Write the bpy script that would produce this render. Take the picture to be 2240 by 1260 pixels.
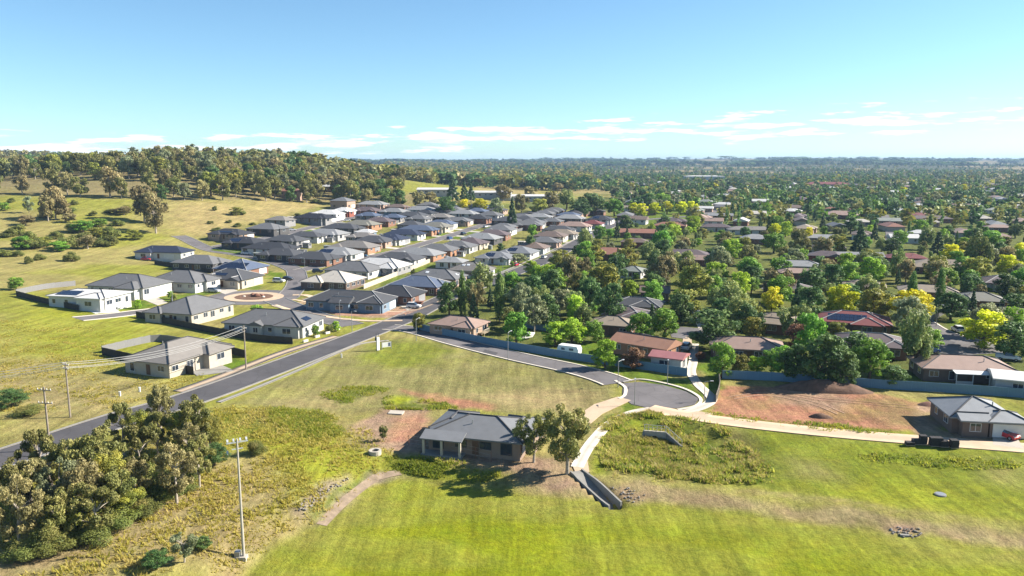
import bpy, bmesh, math, random
import numpy as np
from mathutils import Vector, Matrix, Quaternion
for o in list(bpy.data.objects): bpy.data.objects.remove(o)
scene = bpy.context.scene
COL = scene.collection
R = math.radians
# ------------------------------------------------------------------ camera
cam_d = bpy.data.cameras.new('camera'); cam = bpy.data.objects.new('camera', cam_d); COL.objects.link(cam)
cam.location = (0, 0, 45.0); cam.rotation_euler = (R(90)-math.atan(275/1700.0), 0, 0)
cam_d.sensor_width = 36; cam_d.lens = 36*1700/2240.0; cam_d.clip_start = 1; cam_d.clip_end = 40000
scene.camera = cam
# ------------------------------------------------------------------ sky, sun, exposure
SUN_EL, SUN_AZ = 33.0, 11.0            # sun to the right, a little beyond the scene
world = bpy.data.worlds.new('World'); scene.world = world; world.use_nodes = True
wn = world.node_tree; wn.nodes.clear()
def N(tree, t, **k):
    n = tree.nodes.new(t)
    for a, b in k.items():
        if a == 'inp':
            for i, v in b.items(): n.inputs[i].default_value = v
        else: setattr(n, a, b)
    return n
sky = N(wn, 'ShaderNodeTexSky', sky_type='NISHITA', sun_disc=False, sun_elevation=R(SUN_EL), sun_rotation=R(90-SUN_AZ), altitude=900, air_density=0.95, dust_density=0.5, ozone_density=1.6)
hs = N(wn, 'ShaderNodeMix', data_type='RGBA', blend_type='MULTIPLY', inp={0: 1.0}); hs.inputs[7].default_value = (0.80, 1.045, 1.13, 1)   # white balance of the sky
tc = N(wn, 'ShaderNodeTexCoord'); sep = N(wn, 'ShaderNodeSeparateXYZ')
lk = wn.links.new
lk(tc.outputs['Generated'], sep.inputs[0])
def M(op, a, b=None, c=None, tree=wn):
    n = N(tree, 'ShaderNodeMath', operation=op)
    for i, v in enumerate((a, b, c)):
        if v is None: continue
        if isinstance(v, (int, float)): n.inputs[i].default_value = v
        else: tree.links.new(v, n.inputs[i])
    return n.outputs[0]
az = M('ARCTAN2', sep.outputs[0], sep.outputs[1]); el = M('ARCSINE', sep.outputs[2])
def cloud_noise(shift, sc, det):
    cb = N(wn, 'ShaderNodeCombineXYZ'); lk(M('MULTIPLY', M('ADD', az, 2.3), 11.0), cb.inputs[0]); lk(M('MULTIPLY', M('ADD', el, shift), 88.0), cb.inputs[1])
    n = N(wn, 'ShaderNodeTexNoise', inp={'Scale': sc, 'Detail': det, 'Roughness': 0.55}); lk(cb.outputs[0], n.inputs['Vector']); return n.outputs[0]
n1 = cloud_noise(0.0, 1.25, 6.0); n2 = cloud_noise(0.006, 1.25, 6.0)
# band of small fair-weather clouds a few degrees above the horizon, all round
band = M('SUBTRACT', 1.0, M('ABSOLUTE', M('DIVIDE', M('SUBTRACT', el, M('ADD', 0.032, M('MULTIPLY', M('SINE', M('MULTIPLY', az, 2.3)), 0.017))), 0.026)))
band = M('MAXIMUM', band, 0.0)
cov = M('ADD', n1, M('MULTIPLY', band, 0.24))
mr = N(wn, 'ShaderNodeMapRange', interpolation_type='SMOOTHSTEP', inp={'From Min': 0.655, 'From Max': 0.765}); lk(cov, mr.inputs[0])
mask = M('MULTIPLY', mr.outputs[0], M('MINIMUM', M('MULTIPLY', band, 3.0), 1.0))
lit = N(wn, 'ShaderNodeMapRange', inp={'From Min': -0.05, 'From Max': 0.06}); lk(M('SUBTRACT', n1, n2), lit.inputs[0])
cr = N(wn, 'ShaderNodeMix', data_type='RGBA'); cr.inputs[6].default_value = (6.0, 6.4, 7.0, 1); cr.inputs[7].default_value = (9.2, 9.0, 8.8, 1); lk(lit.outputs[0], cr.inputs[0])
mx = N(wn, 'ShaderNodeMix', data_type='RGBA'); lk(M('MULTIPLY', mask, 0.92), mx.inputs[0]); lk(sky.outputs[0], hs.inputs[6]); lk(hs.outputs[2], mx.inputs[6]); lk(cr.outputs[2], mx.inputs[7])
bg = N(wn, 'ShaderNodeBackground', inp={'Strength': 0.060}); lk(mx.outputs[2], bg.inputs[0])
wo = N(wn, 'ShaderNodeOutputWorld'); lk(bg.outputs[0], wo.inputs[0])
sd = bpy.data.lights.new('sun', 'SUN'); sd.energy = 5.0; sd.angle = R(0.5); sd.color = (1.0, 0.93, 0.82)
sun = bpy.data.objects.new('sun', sd); COL.objects.link(sun)
_d = Vector((-math.cos(R(SUN_EL))*math.cos(R(SUN_AZ)), -math.cos(R(SUN_EL))*math.sin(R(SUN_AZ)), -math.sin(R(SUN_EL))))
sun.rotation_euler = _d.to_track_quat('-Z', 'Y').to_euler(); sun.location = (60, 20, 120)
vs = scene.view_settings; vs.view_transform = 'Standard'; vs.look = 'None'; vs.exposure = 1.42; vs.gamma = 1.0; vs.use_curve_mapping = False
scene.cycles.max_bounces = 6; scene.cycles.transparent_max_bounces = 4; scene.cycles.volume_bounces = 0

# ---- terrain (shared text, pasted into scene.py) ----
FIELD = [(-32,60),(-29.2,79.3),(-27.9,85.1),(-26.5,89.6),(-23.5,92.1),(-20.4,102.5),(-16.6,107.3),(-11.1,105.3),(-2.6,102.8),(5,100.3),(11,98.1),(17,97.4),(28.6,95.3),(39,91.5),(48.6,87.9),(60.4,85.6),(120,76),(120,30),(-32,30)]
TPSC = [
 # (x, y, height)
 (-84,100,3.2),(-130,200,3.5),(-171,260,4.5),(-224,340,9),(-277,420,17),(-343,520,27.5),(-461,700,33),(-593,900,37),(-900,1450,54),(-1400,2200,60),
 (-50,130,2.2),(-106,250,0.8),(-130,310,1.6),(-156,367,3.4),(-182,430,10),(-220,520,22),(-276,650,40),(-305,720,47),(-382,900,42),(-510,1200,30),
 (-30,170,0.8),(-62,250,0.2),(-99,400,3),(-123,500,8),(-148,600,16),(-168,680,26),(-188,760,36),(-210,850,42),(-272,1100,30),
 (-39,300,0.2),(-58,450,4),(-77,600,12),(-90,700,20),(-100,780,25),(-116,900,24),(-155,1200,15),
 (0,100,1.2),(0,200,0),(-4,300,0),(-5,450,3),(-7,600,9),(-8,700,11),(-11,900,12),(-15,1300,8),(-29,2500,15),
 (32,300,0),(48,450,2),(64,600,6),(95,900,8),(159,1500,10),
 (80,130,1.6),(100,300,0.2),(153,450,1),(205,600,4),(307,900,6),(512,1500,8),
 (66,100,1.2),(198,300,0.2),(297,450,1),(395,600,3),(593,900,5),(989,1500,8),
 (-1500,4000,40),(-300,4000,32),(1200,4000,28),(2640,4000,28),(1650,2500,15),(-800,2500,40),
 (-3000,7000,52),(-900,7000,50),(700,7000,60),(2400,7000,66),(4600,7000,64),
 (-4500,11000,60),(0,11000,62),(4000,11000,84),(8000,11000,84),
 (-400,60,3.5),(400,60,1.2),(0,30,0.8),(900,300,1),(-900,300,14),(1500,900,6),(-1500,900,30)]
def _warp(x, y):
    x = np.asarray(x, float); y = np.asarray(y, float)
    yy = np.maximum(y, 20.0)
    return x/(yy+160.0)*2.2, np.log(yy+160.0)
def _phi(r2):
    return np.where(r2 > 1e-12, 0.5*r2*np.log(np.maximum(r2, 1e-12)), 0.0)
_c = np.array(TPSC, float); _cu, _cv = _warp(_c[:,0], _c[:,1]); _n = len(_c)
_K = _phi((_cu[:,None]-_cu[None])**2 + (_cv[:,None]-_cv[None])**2) + np.eye(_n)*2e-3
_Pm = np.stack([np.ones(_n), _cu, _cv], 1)
_A = np.zeros((_n+3,_n+3)); _A[:_n,:_n] = _K; _A[:_n,_n:] = _Pm; _A[_n:,:_n] = _Pm.T
_w = np.linalg.solve(_A, np.concatenate([_c[:,2], np.zeros(3)]))
def poly_dist(x, y, poly):
    """signed distance to polygon (negative inside)"""
    x = np.asarray(x, float); y = np.asarray(y, float)
    d = np.full(x.shape, 1e18); ins = np.zeros(x.shape, bool)
    n = len(poly)
    for i in range(n):
        ax, ay = poly[i]; bx, by = poly[(i+1) % n]
        ex, ey = bx-ax, by-ay
        t = np.clip(((x-ax)*ex + (y-ay)*ey)/(ex*ex+ey*ey+1e-12), 0, 1)
        d = np.minimum(d, (x-ax-t*ex)**2 + (y-ay-t*ey)**2)
        c = ((ay > y) != (by > y)) & (x < (bx-ax)*(y-ay)/(by-ay+1e-15)+ax)
        ins ^= c
    d = np.sqrt(d)
    return np.where(ins, -d, d)
def sstep(a, b, t):
    t = np.clip((t-a)/(b-a), 0, 1); return t*t*(3-2*t)
def H(x, y):
    x = np.asarray(x, float); y = np.asarray(y, float)
    shp = np.broadcast(x, y).shape
    x = np.broadcast_to(x, shp).ravel(); y = np.broadcast_to(y, shp).ravel()
    out = np.empty(x.shape)
    for s in range(0, len(x), 20000):
        u, v = _warp(x[s:s+20000], y[s:s+20000])
        k = _phi((u[:,None]-_cu[None])**2 + (v[:,None]-_cv[None])**2)
        out[s:s+20000] = k@_w[:_n] + _w[_n] + _w[_n+1]*u + _w[_n+2]*v
    near = (y < 160) & (np.abs(x) < 200)
    if near.any():
        xs, ys = x[near], y[near]
        h = out[near]
        d = poly_dist(xs, ys, FIELD)
        m = sstep(-1.0, 6.5, d)                    # playing field cut flat into the slope
        h = h*m + 0.0*(1-m)
        # retention basin
        b = ((xs-27.5)/13.5)**2 + ((ys-117)/10.5)**2
        h = h - 1.3*(1-sstep(0.25, 1.15, b))
        # concrete drain cut running down to the field
        t = np.clip(((xs-9.6)*4.0+(ys-105.5)*(-8.0))/80.0, 0, 1)
        dd = np.hypot(xs-9.6-4.0*t, ys-105.5+8.0*t)
        h = h - 1.35*(1-sstep(0.6, 1.25, dd))*sstep(0.0, 0.3, t)
        out[near] = h
    return out.reshape(shp)

# ------------------------------------------------------------------ materials
MAT = {}
def new_mat(name):
    m = bpy.data.materials.new(name); m.use_nodes = True; m.node_tree.nodes.clear(); return m, m.node_tree
def pmat(name, col, rough=0.85, var=0.12, scale=0.6, bump=0.0, bscale=8.0, metal=0.0, spec=0.3, wave=None, crack=0.0, rnd=0.0, coord='Object', det=5.0):
    """plain weathered surface: base colour with two scales of noise, optional ribs, optional bump"""
    if name in MAT: return MAT[name]
    m, t = new_mat(name); l = t.links.new
    tcn = N(t, 'ShaderNodeTexCoord')
    n = N(t, 'ShaderNodeTexNoise', inp={'Scale': scale, 'Detail': det, 'Roughness': 0.6}); l(tcn.outputs[coord], n.inputs['Vector'])
    r = N(t, 'ShaderNodeMapRange', inp={'From Min': 0.3, 'From Max': 0.7, 'To Min': 1-var, 'To Max': 1+var}); l(n.outputs[0], r.inputs[0])
    v = r.outputs[0]
    if rnd:
        oi = N(t, 'ShaderNodeObjectInfo'); v = M('MULTIPLY', v, M('ADD', 1-rnd, M('MULTIPLY', oi.outputs['Random'], 2*rnd, tree=t), tree=t), tree=t)
    if crack:
        vo = N(t, 'ShaderNodeTexVoronoi', feature='DISTANCE_TO_EDGE', inp={'Scale': 0.22}); wp = N(t, 'ShaderNodeVectorMath', operation='ADD'); l(tcn.outputs[coord], wp.inputs[0]); wv = N(t, 'ShaderNodeVectorMath', operation='SCALE', inp={'Scale': 1.6}); l(n.outputs['Color'], wv.inputs[0]); l(wv.outputs[0], wp.inputs[1]); l(wp.outputs[0], vo.inputs['Vector'])
        ck = N(t, 'ShaderNodeMapRange', inp={'From Min': 0.0, 'From Max': 0.03, 'To Min': 1-crack, 'To Max': 1.0}); l(vo.outputs[0], ck.inputs[0]); v = M('MULTIPLY', v, ck.outputs[0], tree=t)
    if wave:
        w = N(t, 'ShaderNodeTexWave', wave_type='BANDS', bands_direction=wave[0], inp={'Scale': wave[1], 'Distortion': 0.3}); l(tcn.outputs[coord], w.inputs['Vector'])
        v = M('MULTIPLY', v, M('ADD', 1-wave[2], M('MULTIPLY', w.outputs[1], 2*wave[2], tree=t), tree=t), tree=t)
    vm = N(t, 'ShaderNodeVectorMath', operation='SCALE'); vm.inputs[0].default_value = tuple(0.78*q for q in col[:3]); l(v, vm.inputs['Scale'])
    b = N(t, 'ShaderNodeBsdfPrincipled', inp={'Roughness': rough, 'Metallic': metal, 'Specular IOR Level': spec}); l(vm.outputs[0], b.inputs['Base Color'])
    if bump:
        n3 = N(t, 'ShaderNodeTexNoise', inp={'Scale': bscale, 'Detail': 4.0}); l(tcn.outputs[coord], n3.inputs['Vector'])
        bp = N(t, 'ShaderNodeBump', inp={'Strength': bump, 'Distance': 0.1}); l(n3.outputs[0], bp.inputs['Height']); l(bp.outputs[0], b.inputs['Normal'])
    o = N(t, 'ShaderNodeOutputMaterial'); l(b.outputs[0], o.inputs[0]); MAT[name] = m; return m
def leaf_mat(name, dark, mid, light, trans=0.30, rnd=0.24):
    """foliage: three leaf colours mixed by the leaf's own tint, each tree a little different"""
    m, t = new_mat(name); l = t.links.new
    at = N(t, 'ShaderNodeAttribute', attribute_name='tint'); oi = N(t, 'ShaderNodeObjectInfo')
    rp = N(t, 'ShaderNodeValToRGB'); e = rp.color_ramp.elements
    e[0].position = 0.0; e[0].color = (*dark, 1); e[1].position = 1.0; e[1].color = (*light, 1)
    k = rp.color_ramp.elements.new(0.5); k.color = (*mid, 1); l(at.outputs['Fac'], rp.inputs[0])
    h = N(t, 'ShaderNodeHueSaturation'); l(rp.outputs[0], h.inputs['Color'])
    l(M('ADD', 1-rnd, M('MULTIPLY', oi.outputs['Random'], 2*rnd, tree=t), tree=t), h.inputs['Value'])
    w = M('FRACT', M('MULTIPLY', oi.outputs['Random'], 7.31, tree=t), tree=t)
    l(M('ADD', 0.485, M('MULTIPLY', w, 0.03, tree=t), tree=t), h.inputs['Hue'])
    d = N(t, 'ShaderNodeBsdfPrincipled', inp={'Roughness': 0.6, 'Specular IOR Level': 0.25}); l(h.outputs[0], d.inputs['Base Color'])
    tr = N(t, 'ShaderNodeBsdfTranslucent'); l(h.outputs[0], tr.inputs[0])
    ms = N(t, 'ShaderNodeMixShader', inp={0: trans}); l(d.outputs[0], ms.inputs[1]); l(tr.outputs[0], ms.inputs[2])
    o = N(t, 'ShaderNodeOutputMaterial'); l(ms.outputs[0], o.inputs[0]); MAT[name] = m; return m
def glass_mat():
    m, t = new_mat('window_glass'); b = N(t, 'ShaderNodeBsdfPrincipled', inp={'Base Color': (0.03, 0.04, 0.055, 1), 'Roughness': 0.06, 'Specular IOR Level': 0.8})
    o = N(t, 'ShaderNodeOutputMaterial'); t.links.new(b.outputs[0], o.inputs[0]); MAT['glass'] = m; return m
glass_mat()
LEAF = {
 'euc':   ((0.046,0.054,0.017),(0.108,0.112,0.030),(0.195,0.172,0.058)),
 'eucb':  ((0.066,0.060,0.026),(0.152,0.132,0.054),(0.25,0.205,0.092)),
 'grey':  ((0.062,0.076,0.038),(0.135,0.150,0.072),(0.24,0.25,0.135)),
 'oak':   ((0.040,0.085,0.014),(0.090,0.165,0.020),(0.18,0.27,0.035)),
 'lime':  ((0.090,0.15,0.014),(0.17,0.25,0.020),(0.28,0.35,0.030)),
 'dark':  ((0.020,0.042,0.014),(0.045,0.080,0.022),(0.085,0.125,0.035)),
 'olive': ((0.060,0.070,0.016),(0.135,0.140,0.024),(0.25,0.22,0.035)),
 'gold':  ((0.11,0.16,0.010),(0.34,0.32,0.012),(0.60,0.47,0.014)),
 'pine':  ((0.016,0.036,0.016),(0.036,0.062,0.026),(0.066,0.095,0.038)),
 'pop':   ((0.030,0.060,0.018),(0.070,0.115,0.028),(0.13,0.18,0.045)),
 'will':  ((0.065,0.090,0.030),(0.135,0.165,0.050),(0.22,0.24,0.085)),
 'plum':  ((0.050,0.028,0.020),(0.12,0.062,0.035),(0.21,0.12,0.06)),
 'scrub': ((0.050,0.070,0.018),(0.115,0.125,0.030),(0.21,0.18,0.055))}
_lf = {'dark': 2.25, 'oak': 2.0, 'lime': 1.9, 'olive': 1.9, 'pine': 2.1, 'pop': 2.0}
LEAF = {k: tuple(tuple(min(0.75, c*_lf.get(k, 1.75)) for c in q) for q in v) for k, v in LEAF.items()}
for k, v in LEAF.items(): leaf_mat('leaf_'+k, *v)
pmat('bark_pale', (0.42,0.36,0.29), var=0.3, scale=3); pmat('bark_brown', (0.13,0.10,0.075), var=0.3, scale=3)
pmat('asphalt', (0.165,0.152,0.153), rough=0.92, var=0.22, scale=0.16, det=9.0, crack=0.22, coord='Object', spec=0.2)
pmat('asphalt_dark', (0.092,0.087,0.092), rough=0.9, var=0.24, scale=0.14, det=9.0, crack=0.18, spec=0.25)
pmat('concrete', (0.50,0.45,0.38), rough=0.9, var=0.10, scale=0.5); pmat('concrete_grey', (0.29,0.275,0.25), rough=0.9, var=0.12, scale=0.6)
pmat('path_tan', (0.56,0.42,0.29), rough=0.92, var=0.12, scale=0.4); pmat('kerb', (0.55,0.50,0.43), var=0.1)
pmat('white_paint', (0.80,0.79,0.76), rough=0.55, var=0.05); pmat('pale_metal', (0.62,0.63,0.64), rough=0.4, metal=0.3, var=0.05)
pmat('galv', (0.40,0.41,0.42), rough=0.45, metal=0.5, var=0.08); pmat('black', (0.025,0.025,0.028), rough=0.6); pmat('tyre', (0.02,0.02,0.02), rough=0.9)
pmat('timber_pole', (0.30,0.25,0.20), var=0.2, scale=2); pmat('flood_pole', (0.46,0.42,0.36), var=0.08, scale=1.0); pmat('wire', (0.45,0.44,0.42), rough=0.5)
pmat('rock', (0.28,0.25,0.22), var=0.3, scale=1.5, bump=0.5); pmat('rock_red', (0.26,0.13,0.09), var=0.3, scale=1.5, bump=0.5); pmat('limestone', (0.72,0.66,0.55), var=0.1)
pmat('fence_blue', (0.15,0.27,0.37), rough=0.55, var=0.06, wave=('X', 3.0, 0.10)); pmat('fence_dark', (0.050,0.047,0.045), rough=0.6, var=0.08, wave=('X', 3.0, 0.10))
pmat('fence_grey', (0.24,0.235,0.23), rough=0.6, var=0.08, wave=('X', 3.0, 0.12)); pmat('fence_cream', (0.66,0.58,0.46), rough=0.6, var=0.05, wave=('X', 3.0, 0.08)); pmat('fence_timber', (0.34,0.29,0.23), rough=0.8, var=0.15)
pmat('solar', (0.018,0.026,0.055), rough=0.18, spec=0.6, var=0.08); pmat('skylight', (0.75,0.78,0.80), rough=0.3)
pmat('track_soil', (0.30,0.225,0.155), var=0.3, scale=0.8, bump=0.4, bscale=3); pmat('bare_earth', (0.40,0.22,0.145), var=0.3, scale=0.8, bump=0.4, bscale=3); pmat('patch_dark', (0.085,0.08,0.083), var=0.15); pmat('soil', (0.17,0.095,0.060), var=0.35, scale=0.7, bump=0.6, bscale=3)
# ------------------------------------------------------------------ mesh helpers
def mesh_np(name, V, F, mat=None, tint=None, smooth=False):
    V = np.asarray(V, np.float32); F = np.asarray(F, np.int32); me = bpy.data.meshes.new(name)
    me.vertices.add(len(V)); me.vertices.foreach_set('co', V.ravel())
    k = F.shape[1]; me.loops.add(F.size); me.loops.foreach_set('vertex_index', F.ravel())
    me.polygons.add(len(F)); me.polygons.foreach_set('loop_start', np.arange(0, F.size, k, dtype=np.int32)); 
    if smooth: me.polygons.foreach_set('use_smooth', np.ones(len(F), bool))
    if mat: me.materials.append(mat if not isinstance(mat, str) else MAT[mat])
    if tint is not None:
        a = me.attributes.new('tint', 'FLOAT', 'POINT'); a.data.foreach_set('value', np.asarray(tint, np.float32))
    me.update(calc_edges=True); return me
class MB:
    """collects boxes, prisms and tubes; .mesh() makes one mesh"""
    def __init__(s): s.v = []; s.f = []
    def add(s, V, F):
        b = len(s.v); s.v += [tuple(p) for p in V]; s.f += [tuple(i+b for i in q) for q in F]; return s
    def box(s, x0, y0, z0, x1, y1, z1, m=None):
        V = [(x0,y0,z0),(x1,y0,z0),(x1,y1,z0),(x0,y1,z0),(x0,y0,z1),(x1,y0,z1),(x1,y1,z1),(x0,y1,z1)]
        if m is not None: V = [m @ Vector(p) for p in V]
        return s.add(V, [(0,3,2,1),(4,5,6,7),(0,1,5,4),(1,2,6,5),(2,3,7,6),(3,0,4,7)])
    def tube(s, a, b, r0, r1, n=6, cap=True):
        a = Vector(a); b = Vector(b); d = (b-a).normalized(); u = d.orthogonal().normalized(); w = d.cross(u); V = []
        for p, r in ((a, r0), (b, r1)):
            for i in range(n):
                t = 2*math.pi*i/n; V.append(p + u*(r*math.cos(t)) + w*(r*math.sin(t)))
        F = [(i, (i+1) % n, n+(i+1) % n, n+i) for i in range(n)]
        if cap: F += [tuple(range(n-1, -1, -1)), tuple(range(n, 2*n))]
        return s.add(V, F)
    def path(s, pts, r, n=5):
        for a, b in zip(pts[:-1], pts[1:]): s.tube(a, b, r, r, n, False)
        return s
    def mesh(s, name, mat):
        me = bpy.data.meshes.new(name); me.from_pydata(s.v, [], s.f); me.materials.append(MAT[mat] if isinstance(mat, str) else mat); me.update(); return me
def obj(name, data, parent=None, loc=None, rz=0.0, rot=None, sc=None):
    o = bpy.data.objects.new(name, data); COL.objects.link(o)
    if parent is not None: o.parent = parent
    if loc is not None: o.location = loc
    if rot is not None: o.rotation_euler = rot
    elif rz: o.rotation_euler = (0, 0, rz)
    if sc is not None: o.scale = sc
    return o
def tag(o, label, cat, group=None):
    o['label'] = label; o['category'] = cat
    if group: o['group'] = group
    return o
def thing(name, label, cat, loc, rz=0.0, group=None): return tag(obj(name, None, None, loc, rz), label, cat, group)
def struct(o, kind='structure'): o['kind'] = kind; return o
def hz(x, y): return float(H(x, y))
def ordw(n):
    w = ['leftmost','second','third','fourth','fifth','sixth','seventh','eighth','ninth','tenth','eleventh','twelfth','thirteenth','fourteenth','fifteenth','sixteenth','seventeenth','eighteenth','nineteenth','twentieth']
    if n < 20: return w[n]
    t = ['twenty','thirty','forty','fifty','sixty','seventy','eighty','ninety']
    u = ['','first','second','third','fourth','fifth','sixth','seventh','eighth','ninth']; n += 1
    if n >= 100: return 'one hundred and ' + (ordw(n-101) if n > 101 else 'first')
    return (t[n//10-2]+'-'+u[n % 10]) if n % 10 else t[n//10-2][:-1]+'ieth'
# value noise in numpy, used for zone edges and colour patches of the ground
_rng = np.random.RandomState(5); _tab = _rng.rand(256, 256)
def vnoise(x, y):
    xi = np.floor(x).astype(int); yi = np.floor(y).astype(int); fx = x-xi; fy = y-yi
    fx = fx*fx*(3-2*fx); fy = fy*fy*(3-2*fy)
    g = lambda a, b: _tab[a & 255, b & 255]
    return (g(xi, yi)*(1-fx)+g(xi+1, yi)*fx)*(1-fy) + (g(xi, yi+1)*(1-fx)+g(xi+1, yi+1)*fx)*fy
def fbm(x, y, s, o=4):
    v = 0; a = 0.5; t = 0
    for i in range(o): v = v + a*vnoise(x/s*2**i+17.3*i, y/s*2**i+9.1*i); t += a; a *= 0.55
    return v/t
# ------------------------------------------------------------------ ground
ZC = {'field': (0.225,0.258,0.010), 'lawn': (0.115,0.175,0.016), 'dry': (0.335,0.265,0.120), 'meadow': (0.262,0.262,0.044), 'lime': (0.275,0.295,0.020), 'paddock': (0.245,0.222,0.080),
      'red': (0.385,0.195,0.112), 'tan': (0.36,0.245,0.160), 'weed': (0.115,0.145,0.018), 'rough': (0.195,0.225,0.020), 'suburb': (0.115,0.135,0.032), 'estate': (0.225,0.215,0.060), 'straw': (0.360,0.285,0.115), 'litter': (0.250,0.205,0.092), 'rubble': (0.31,0.24,0.18), 'tandry': (0.33,0.255,0.125)}
ZC = {k: tuple(0.76*q for q in v) for k, v in ZC.items()}
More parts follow.
